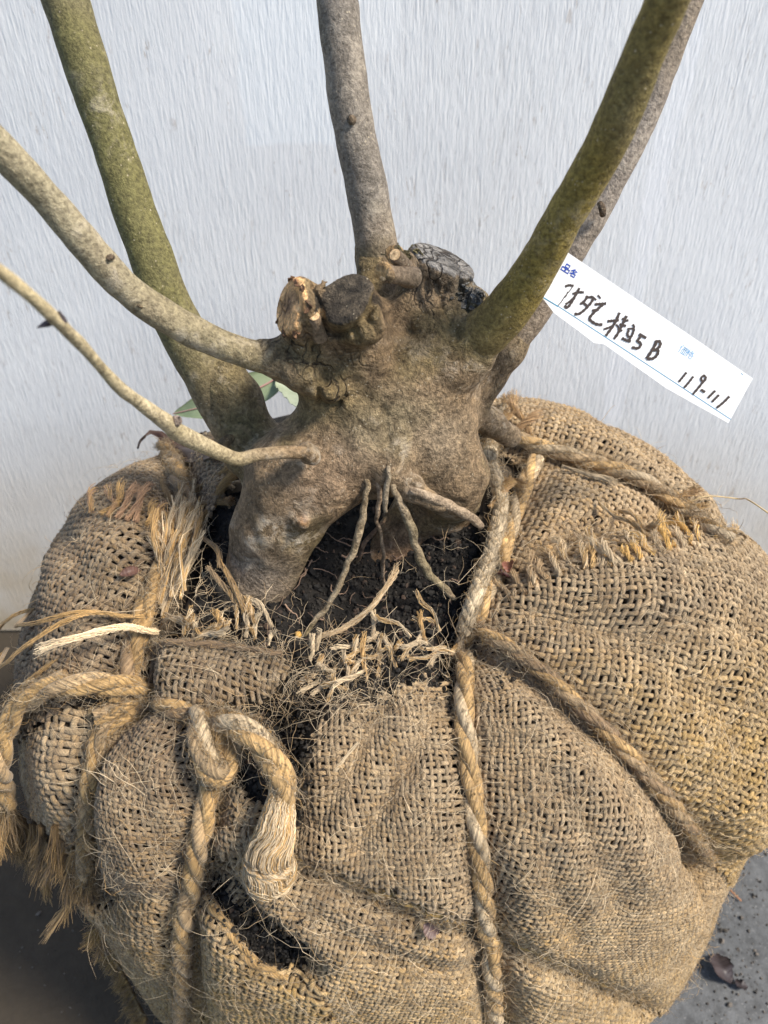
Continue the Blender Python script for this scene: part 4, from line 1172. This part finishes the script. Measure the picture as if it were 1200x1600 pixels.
# aerial roots
def root(pts, base=(.42, .33, .22)):
    q_ = spline(np.array(pts, float), n=len(pts) * 3); q_[1:-1, 0] += rng.normal(0, 1.3, len(q_) - 2); q_[:, 3] *= .72 * (1 + .07 * rng.normal(size=len(q_)))
    if q_[-1, 1] > 915:
        ye = hit([q_[-1, 0]], [q_[-1, 1]], SOILT)[0][1] / YS - .002; tt_ = np.linspace(0, 1, len(q_)); q_[:, 2] += (ye - q_[-1, 2]) * tt_ ** 1.5
    pts = [tuple(v) for v in q_]
    p_ = pts[0]; pts = [(p_[0] - 0, p_[1] - 12, p_[2] + .022, p_[3] * .8), (p_[0], p_[1], p_[2] + .006, p_[3])] + list(pts[1:])
    k = spline(np.array([K(*p) for p in pts]), step=.0012)
    P = k[:, :3].copy()
    P += .0006 * np.stack([vnoise(P, 160, 1), vnoise(P, 160, 2), vnoise(P, 160, 3)], -1)
    limb('root', pts, base, None, sides=12, lump=.0003, lichv=.5)
root([(578, 735, .292, 7), (573, 765, .289, 7), (567, 810, .288, 8), (553, 860, .288, 8), (541, 890, .289, 7), (522, 930, .290, 7), (495, 968, .291, 6), (476, 994, .290, 4)], (0.351, 0.273, 0.169))
root([(584, 738, .291, 6), (592, 775, .289, 6), (590, 810, .290, 5), (597, 855, .292, 5), (598, 890, .295, 5), (601, 922, .298, 3.5)], (0.338, 0.247, 0.169))
root([(606, 725, .288, 6), (606, 752, .286, 7), (602, 785, .285, 6), (603, 800, .285, 4)], (0.377, 0.312, 0.221))
root([(612, 745, .290, 7), (622, 778, .290, 9), (641, 822, .291, 10), (653, 865, .293, 10), (672, 898, .294, 10), (700, 925, .296, 8), (712, 936, .298, 4)], (0.390, 0.312, 0.208))
root([(640, 765, .287, 9), (670, 776, .288, 11), (705, 792, .292, 11), (735, 808, .297, 11), (752, 822, .302, 9)], (0.390, 0.299, 0.208))
root([(600, 815, .30, 4), (575, 840, .305, 5), (555, 880, .31, 4)], (.2, .13, .09))

# root hairs in the soil
tb = TB()
for i in range(26):
    x, y = rng.uniform(430, 720), rng.uniform(840, 990)
    if i > 18: x, y = rng.uniform(470, 560), rng.uniform(840, 900)
    a = rng.uniform(-.6, 3.6); L = rng.uniform(15, 70)
    pts = []
    for s_ in range(5):
        pts.append((x, y)); a += rng.normal(0, .5); x += math.cos(a) * L / 5; y += math.sin(a) * L / 5
    p = spline(np.array(pts), n=16); Q = hit(p[:, 0], p[:, 1], SOILT); nn = surfn(norm(Q - C0), SOILT)
    Q = Q + nn * (.0018 + .0012 * rng.random((16, 1)))
    tb.add(Q, np.zeros(16, int), nn, np.linspace(.00035, .00012, 16) * rng.uniform(.6, 1.5), np.array([.30, .20, .14]) * rng.uniform(.6, 1.3), sides=5)
o = tb.build('root_hair', M_FUZZ, tree); o['kind'] = 'stuff'

# bark flakes: rough crust at the top right and the torn rim on the left stump
def flakes(seeds, name='bark_crust'):
    Vs, Fs, Cs = [], [], []; n = 0; used_ = []
    TVX, TVF = project(TV)
    for px, py, Y, s, col in seeds:
        dp_ = np.hypot(TVX[:, 0] - px, TVX[:, 1] - py); cand = np.nonzero(dp_ < 5)[0]
        if len(cand) == 0: continue
        kv = cand[np.argmin(TVF[cand])]; used_.append(col); c = TV[kv]; u = norm(rng.normal(size=3)); v = norm(np.cross(u, rng.normal(size=3))); w = np.cross(u, v)
        m = 7; a = np.arange(m) / m * 2 * math.pi; rr2 = s * rng.uniform(.5, 1.2, m)
        ring = c + np.cos(a)[:, None] * rr2[:, None] * u + np.sin(a)[:, None] * rr2[:, None] * .6 * v
        top = ring + w * s * .25; Vs.append(np.vstack([ring, top]))
        Fs.append(np.array([[n + i, n + (i + 1) % m, n + m + (i + 1) % m, n + m + i] for i in range(m)] + [[n, n + i, n + i + 1, n + i + 1] for i in range(0)]).reshape(-1, 4))
        Fs3 = [[n + m, n + m + i, n + m + i + 1] for i in range(1, m - 1)] + [[n, n + i + 1, n + i] for i in range(1, m - 1)]
        Cs.append((np.array(Fs3)))
        n += 2 * m
    V = np.vstack(Vs)
    cols = np.repeat(np.array(used_), 14, 0)
    return link_mesh(name, V, [np.vstack(Fs), np.vstack(Cs)], M_BARK, tree, {'Col': cols, 'lich': np.full((len(V), 3), .3)}, smooth=False)
sd_ = []
for i in range(46): sd_.append((rng.normal(742, 12), rng.normal(462, 12), rng.uniform(.322, .34), rng.uniform(.0012, .0032), (np.array([.12, .12, .115]) * rng.uniform(.5, 1.8))))
for i in range(16): sd_.append((rng.uniform(596, 660), 402 - rng.uniform(0, 22), rng.uniform(.325, .34), rng.uniform(.001, .0024), np.array([.14, .12, .06]) * rng.uniform(.5, 1.4)))
for i in range(26):
    t_ = rng.uniform(0, 6.28); sd_.append((452 + 30 * math.cos(t_) + rng.normal(0, 3), 482 + 44 * math.sin(t_) + rng.normal(0, 3), .296 + .006 * rng.random(), rng.uniform(.001, .0024), np.array([.16, .09, .05]) * rng.uniform(.4, 1.6)))
flakes(sd_)['kind'] = 'stuff'

# ------------------------------------------------------------------ plant label
def label_tag():
    TL, TR, BR, BL = (890, 396), (1178, 592), (1140, 660), (848, 462)
    p0 = atT(862, 425, .327); 
    pr = atT(1160, 625, .318)
    e1 = norm(pr - p0)
    view = norm(camp - p0)
    n = norm(view - e1 * (view @ e1) + np.array([0.0, .0, .10]))
    n = norm(n - e1 * (n @ e1))
    def onplane(x, y, off=0.0):
        r = ray(x, y); o = camp
        t = ((p0 - o) @ n) / (r @ n)
        Pq_ = o + r * t; sl = (Pq_ - p0) @ e1
        return Pq_ + n * (off - .35 * (sl - .05) ** 2)
    m, nt, b = mat_new('white_plastic_card')
    tcx = N(nt, 'ShaderNodeTexCoord').outputs['Object']
    nt.links.new(ramp(nt, noise(nt, tcx, 60, 3), [(.3, (.80, .80, .80)), (.7, (.86, .86, .86))]), b.inputs['Base Color'])
    b.inputs['Roughness'].default_value = .35
    root_ = tag(empty('plant_label'), 'white plastic plant label with handwritten Japanese text wedged between right stems', 'plant label')
    # outline with slightly torn lower edge, left end continues behind the front stem
    top = [(872, 384), (890, 396), (985, 461), (1080, 525), (1178, 592)]
    bot = [(1140, 662), (1118, 652), (1040, 603), (945, 542), (935, 536), (925, 534), (905, 518), (880, 500), (862, 490), (862, 472), (848, 462), (795, 425)]
    bot = [(1140, 662), (1040, 606), (944, 538), (928, 536), (905, 518), (882, 501), (866, 489), (848, 465), (832, 452)]
    poly = top + bot
    th = .0004
    A = np.array([onplane(*p, 0) for p in poly]); B = np.array([onplane(*p, -th) for p in poly])
    def res(path, n):
        path = np.array(path, float); q = np.concatenate([[0], np.cumsum(np.linalg.norm(np.diff(path, axis=0), axis=1))])
        t = np.unique(np.concatenate([np.linspace(0, q[-1], n - len(path) + 2), q[1:-1]]))
        while len(t) < n: t = np.sort(np.append(t, (t[0] + t[1]) / 2))
        t = t[:n]; t[-1] = q[-1]
        return np.stack([np.interp(t, q, path[:, 0]), np.interp(t, q, path[:, 1])], -1)
    ta = res(top, 40); ba = res(bot[::-1], 40)
    A = np.array([onplane(*p, 0) for p in ta]); B = np.array([onplane(*p, 0) for p in ba])
    m_ = 40; V = np.vstack([A, B, A - n * th, B - n * th]); ii_ = np.arange(m_ - 1)
    F = [np.stack([ii_, ii_ + 1, ii_ + 1 + m_, ii_ + m_], -1), np.stack([ii_ + 2 * m_, ii_ + 3 * m_, ii_ + 3 * m_ + 1, ii_ + 2 * m_ + 1], -1),
         np.stack([ii_, ii_ + 2 * m_, ii_ + 2 * m_ + 1, ii_ + 1], -1), np.stack([ii_ + m_, ii_ + m_ + 1, ii_ + 3 * m_ + 1, ii_ + 3 * m_], -1),
         np.array([[0, m_, 3 * m_, 2 * m_], [m_ - 1, 3 * m_ - 1, 4 * m_ - 1, 2 * m_ - 1]])]
    link_mesh('card', V, F, m, root_, smooth=False)
    def ink(name, rgb):
        mm, nt2, b2 = mat_new(name); 
        nt2.links.new(ramp(nt2, noise(nt2, N(nt2, 'ShaderNodeTexCoord').outputs['Object'], 500, 2), [(.3, tuple(np.array(rgb) * .8)), (.7, tuple(np.array(rgb) * 1.25))]), b2.inputs['Base Color'])
        b2.inputs['Roughness'].default_value = .5; return mm
    def strokes(name, lines, mat, parent, off=.00012):
        Vs, Fs = [], []; n0 = 0
        for li, (w, pts) in enumerate(lines):
            p = np.array(pts, float)
            if len(p) > 2 and w > 2.2: p = spline(p, n=len(p) * 6)
            elif w < 1.6 and np.linalg.norm(p[-1] - p[0]) > 40:
                p = np.vstack([np.linspace(p[i_], p[i_ + 1], 24, endpoint=(i_ == len(p) - 2)) for i_ in range(len(p) - 1)])
            Q = np.array([onplane(x, y, off + li * .000004) for x, y in p])
            T = norm(np.gradient(Q, axis=0)); S_ = np.cross(T, n)
            ww = w * .5 * depth_of(p0) / FPX * np.ones(len(Q))
            if w > 2.2: ww = ww * (1 + .18 * np.sin(np.arange(len(Q)) * 1.3 + li))
            # extend ends
            Q[0] -= T[0] * ww[0] * .5; Q[-1] += T[-1] * ww[-1] * .5
            Lf = Q + S_ * ww[:, None]; Rt = Q - S_ * ww[:, None]
            V_ = np.stack([Lf, Rt], 1).reshape(-1, 3); Vs.append(V_)
            i = np.arange(len(Q) - 1); Fs.append(np.stack([2 * i, 2 * i + 1, 2 * i + 3, 2 * i + 2], -1) + n0); n0 += len(V_)
        return link_mesh(name, np.vstack(Vs), [np.vstack(Fs)], mat, parent, smooth=False)
    cz = lambda pts: [(820 + x / 3.158, 380 + y / 3.158) for x, y in pts]
    hw = [
        (3.2, [(204, 213), (222, 208), (240, 211)]), (1.3, [(240, 211), (222, 238), (200, 262), (182, 290), (166, 308)]), (1.2, [(214, 240), (206, 262), (200, 268)]),
        (3.4, [(240, 250), (265, 243), (290, 243)]), (3.6, [(270, 224), (256, 250), (236, 286), (212, 318), (199, 310)]), (3.0, [(250, 262), (226, 286), (206, 300)]),
        (3.4, [(310, 262), (300, 280), (282, 296), (276, 300)]), (3.6, [(304, 268), (336, 268), (330, 290), (300, 325), (270, 348), (250, 350)]), (3.2, [(292, 296), (308, 310)]),
        (2.8, [(338, 268), (352, 280)]), (2.8, [(362, 258), (374, 272)]),
        (3.6, [(348, 302), (372, 300), (398, 298)]), (3.4, [(335, 332), (362, 328)]), (3.8, [(384, 304), (350, 334), (326, 360), (320, 374), (336, 390), (356, 400), (380, 402)]),
        (3.6, [(412, 385), (440, 382), (462, 380)]), (3.8, [(466, 346), (452, 378), (430, 416), (402, 454)]), (3.0, [(445, 398), (420, 414), (392, 424)]), (3.0, [(452, 402), (462, 414)]),
        (3.2, [(482, 372), (500, 382), (508, 380)]), (3.2, [(470, 400), (496, 408)]), (3.8, [(500, 362), (482, 400), (462, 440), (442, 470)]), (3.0, [(462, 420), (478, 432)]),
        (3.2, [(534, 402), (540, 414)]), (3.0, [(508, 422), (540, 420)]), (3.4, [(512, 430), (506, 448), (512, 462)]), (3.4, [(538, 426), (530, 450), (516, 474)]), (3.8, [(482, 470), (504, 480), (520, 484)]),
        (3.6, [(566, 450), (596, 466)]), (3.8, [(572, 458), (556, 482), (570, 492), (570, 506), (556, 518), (530, 514)]),
        (4.4, [(650, 484), (632, 520), (602, 566)]), (4.2, [(642, 486), (662, 484), (668, 500), (654, 520), (632, 528)]), (4.2, [(636, 526), (656, 530), (652, 550), (632, 568), (604, 570)]),
        (3.2, [(796, 640), (780, 660), (762, 682)]), (3.2, [(830, 660), (812, 684), (788, 712)]), (3.0, [(884, 652), (872, 664), (874, 678), (888, 680), (894, 664), (884, 652)]), (3.4, [(890, 672), (864, 706), (832, 744)]),
        (4.2, [(872, 724), (888, 734)]), (3.4, [(940, 730), (924, 746), (908, 762)]), (3.4, [(958, 752), (944, 766), (928, 782)]), (3.6, [(1010, 760), (984, 786), (952, 812)]),
    ]
    strokes('handwriting', [(w * 1.15 if w > 2.2 else w, cz(p)) for w, p in hw], ink('brown_ink', (.055, .038, .030)), root_, .00014)
    strokes('rule_line', [(1.5, cz([(88, 265), (165, 312)])), (.9, cz([(165, 310), (595, 592), (1022, 872)])), (.9, cz([(1072, 642), (1080, 652)]))], ink('line_ink', (.03, .25, .42)), root_, .00010)
    ca, sa = math.cos(math.radians(33)), math.sin(math.radians(33))
    G = {
        'hin': [[(.28, .05), (.72, .05), (.72, .42), (.28, .42), (.28, .05)], [(.03, .55), (.45, .55), (.45, .95), (.03, .95), (.03, .55)], [(.55, .55), (.97, .55), (.97, .95), (.55, .95), (.55, .55)]],
        'mei': [[(.45, .02), (.1, .4)], [(.38, .15), (.85, .15), (.5, .5), (.1, .75)], [(.35, .3), (.5, .45)], [(.35, .6), (.85, .6), (.85, .95), (.35, .95), (.35, .6)]],
        'ka': [[(.28, .02), (.03, .42)], [(.16, .3), (.16, .98)], [(.35, .15), (.98, .15)], [(.4, .38), (.95, .38), (.95, .92), (.4, .92), (.4, .38)], [(.58, .15), (.58, .92)], [(.77, .15), (.77, .92)]],
        'kaku': [[(.03, .28), (.42, .28)], [(.23, .02), (.23, .98)], [(.23, .35), (.03, .65)], [(.25, .4), (.4, .55)], [(.62, .02), (.45, .3)], [(.58, .15), (.88, .15), (.42, .58)], [(.58, .25), (.98, .55)], [(.55, .62), (.9, .62), (.9, .95), (.55, .95), (.55, .62)]]}
    def glyph(key, cx, cy, s, w):
        out = []
        for st in G[key]:
            out.append((w, cz([(cx + s * ((x - .5) * ca - (y - .5) * sa), cy + s * ((x - .5) * sa + (y - .5) * ca)) for x, y in st])))
        return out
    strokes('printed_text', glyph('hin', 208, 124, 42, 2.0) + glyph('mei', 243, 148, 38, 1.9), ink('blue_ink', (.02, .06, .36)), root_)
    strokes('printed_text', glyph('ka', 782, 527, 44, .75) + glyph('kaku', 815, 547, 42, .75), ink('light_blue_ink', (.03, .28, .55)), root_)
label_tag()

# ------------------------------------------------------------------ leaves
def leaf_mat(name, c1, c2):
    m, nt, b = mat_new(name)
    tcx = N(nt, 'ShaderNodeTexCoord').outputs['Object']
    nt.links.new(ramp(nt, noise(nt, tcx, 70, 4), [(.3, c1), (.7, c2)]), b.inputs['Base Color'])
    b.inputs['Roughness'].default_value = .5
    b.inputs['Subsurface Weight'].default_value = 0
    return m
def leaf(name, pts, up, mat, width, mid=None, parent=None, curl=.2, ragged=0):
    """leaf blade along a midrib of 3d points, two halves folded slightly, with thickness"""
    k = spline(np.array(pts), n=22); n = len(k)
    T = norm(np.gradient(k, axis=0)); Nn = norm(np.tile(up, (n, 1))); S_ = norm(np.cross(T, Nn)); U = np.cross(S_, T)
    t = np.linspace(0, 1, n); w = width * np.sin(np.clip(t, 0, 1) * math.pi) ** .75 * (1 - .25 * t) + 1e-5
    cols = np.linspace(-1, 1, 9)
    V = []
    for c in cols:
        ww = w * (1 + ragged * vnoise(np.stack([t * 9, t * 0 + c * 3, t * 0], -1), 1))
        V.append(k + S_ * (c * ww)[:, None] + U * (abs(c) ** 1.3 * ww * curl)[:, None] + U * (.0006 * np.sin(t * 40) * abs(c))[:, None])
    V = np.stack(V, 1); nn = V.shape[1]
    Vt = V.reshape(-1, 3); Vb = Vt - np.repeat(U, nn, 0) * .00025
    idx = np.arange(n * nn).reshape(n, nn)
    Fq = np.stack([idx[:-1, :-1], idx[1:, :-1], idx[1:, 1:], idx[:-1, 1:]], -1).reshape(-1, 4)
    bd = np.concatenate([idx[:, 0], idx[-1, 1:], idx[::-1, -1][1:], idx[0, ::-1][1:]])
    m_ = len(Vt); sidef = np.array([[bd[i], bd[i + 1], bd[i + 1] + m_, bd[i] + m_] for i in range(len(bd) - 1)])
    o = link_mesh(name, np.vstack([Vt, Vb]), [Fq, Fq[:, ::-1] + m_, sidef], mat, parent)
    return k, U, o
g_leaf = tag(empty('fallen_leaf'), 'pale green withered leaf with a pinkish midrib behind the trunk', 'leaf')
lm = leaf_mat('withered_green_leaf', (.15, .20, .11), (.25, .30, .18))
k, U, o = leaf('blade', [bp(470, 622, .022), bp(440, 632, .016), bp(405, 645, .014), bp(360, 657, .012), bp(285, 668, .010)], (0.0, -.75, .65), lm, .0125, parent=g_leaf, curl=.35)
tb = TB(); tb.add(k + U * .0006, np.zeros(len(k), int), U, np.linspace(.0007, .0003, len(k)), (.42, .24, .22), sides=6); tb.build('midrib', M_FUZZ, g_leaf)
k, U, o = leaf('blade', [bp(445, 622, .018), bp(455, 642, .014), bp(462, 662, .010)], (.35, -.75, .5), leaf_mat('pale_leaf_back', (.26, .30, .20), (.36, .40, .29)), .009, parent=g_leaf, curl=.2)
d_leaf = tag(empty('dry_leaf'), 'curled dark brown dry leaf under the pale twig', 'leaf')
k, U, o = leaf('blade', [bp(395, 742, .010), bp(350, 724, .010), bp(300, 710, .010), bp(255, 696, .010), bp(232, 702, .008)], (.1, -.5, .8), leaf_mat('dry_brown_leaf', (.035, .015, .009), (.075, .035, .02)), .008, parent=d_leaf, curl=-.5)
tb = TB(); st = spline(np.array([bp(236, 700, .008), bp(226, 706, .007), bp(218, 716, .006)]), n=8); tb.add(st, np.zeros(8, int), None, np.linspace(.0009, .0006, 8), (.03, .014, .009), sides=6); tb.build('stalk', M_BARK, d_leaf)
# little reddish scraps lying on the burlap
def scrap(label, px, py, ang, L, W, col, off=.006):
    c = bp(px, py, off); n = surfn(norm(c - C0)[None])[0]
    q = bp(px + 20 * math.cos(ang), py + 20 * math.sin(ang), off); t = norm(q - c)
    s_ = L * depth_of(c) / FPX / 2
    pts = [c - t * s_ + n * .001, c + n * .0022, c + t * s_ + n * .0005]
    k, U, o = leaf('bud_scale', pts, n, leaf_mat('scale_' + label[:5], tuple(np.array(col) * .7), tuple(np.array(col) * 1.3)), W * depth_of(c) / FPX / 2, curl=.5)
    tag(o, label, 'bud scale', 'bud scales lying on the burlap')
scrap('dark red bud scale beside the straight rope at the soil edge', 760, 902, .1, 34, 15, (.09, .03, .03), .010)
scrap('reddish brown bud scale at the left end of the frayed flap', 813, 910, 1.8, 34, 20, (.17, .065, .04), .009)
scrap('brown bud scale on the coarse burlap at the back left', 200, 902, -.3, 34, 18, (.14, .07, .05))
scrap('dull brown scale under the golden fold by the straight rope', 668, 1432, 1.3, 28, 26, (.11, .07, .06))
# yellow grains
mg = simple_mat('yellow_grain', (.45, .24, .04), (.62, .38, .10), 500)
for (x, y, r_, lb) in [(466, 996, .0022, 'small yellow grain on the soil at the tip of the longest root'), (422, 1146, .0012, 'tiny yellow grain in the soil beside the knotted rope'), (437, 975, .0012, 'tiny orange brown grain on the soil left of the yellow one')]:
    c = hit([x], [y], SOILT)[0] + np.array([0, 0, r_ * .8])
    tag(lumps('grain', c[None], np.array([r_]), mg, jit=.08, smooth=True), lb, 'grain', 'yellow grains in the soil')
# debris on the ground at lower right
md = leaf_mat('dead_leaf', (.02, .014, .016), (.05, .035, .035))
def gpt(px, py, z=.002):
    r = ray(px, py); t = (z - CAMZ) / r[2]; return camp + r * t
for pts, w, lb in [([gpt(1118, 1490), gpt(1130, 1515, .008), gpt(1145, 1535)], .009, 'dark dead leaf scrap on the concrete at the lower right'), ([gpt(1150, 1530), gpt(1158, 1538, .005), gpt(1168, 1542)], .004, 'small dark leaf crumb on the concrete beside the dead leaf')]:
    k, U, o = leaf('dead_leaf', pts, (0, 0, 1), md, w, curl=.4, ragged=.5); tag(o, lb, 'leaf')
gp = np.array([gpt(x, y, 0) for x, y in np.vstack([rng.uniform((1090, 1330), (1200, 1600), (260, 2)), rng.uniform((-60, 980), (230, 1620), (260, 2))])])
gr = rng.lognormal(math.log(.0006), .5, len(gp)).clip(.0002, .0022)
tag(lumps('grit', gp + np.array([0, 0, 1]) * gr[:, None] * .5, gr, m_crumb, np.array([.07, .06, .05]) * rng.uniform(.3, 2.2, (len(gp), 1))), 'fine grit and soil crumbs spilt on the concrete', 'grit', kind='stuff')
tb = TB(); st = spline(np.array([gpt(1128, 1378), gpt(1142, 1392, .004), gpt(1158, 1408)]), n=10); tb.add(st, np.zeros(10, int), None, .0008, (.36, .17, .08), sides=5)
tag(tb.build('straw', M_FUZZ), 'thin orange bit of straw on the concrete by the burlap', 'straw')
# thin pale straw arching at the right edge
P = spline(np.array([bp(1068, 790, .004), bp(1090, 785, .008), bp(1125, 790, .010), bp(1160, 812, .010), bp(1195, 840, .010), bp(1240, 880, .008)]), n=40)
tb = TB(); tb.add(P, np.zeros(40, int), None, .0004, np.array([.50, .38, .20]), sides=6)
tag(tb.build('straw', M_FUZZ), 'long pale straw arching over the burlap at the right edge', 'straw')

# ------------------------------------------------------------------ render
scene.render.engine = 'CYCLES'
scene.render.resolution_x = 768; scene.render.resolution_y = 1024
scene.cycles.max_bounces = 6
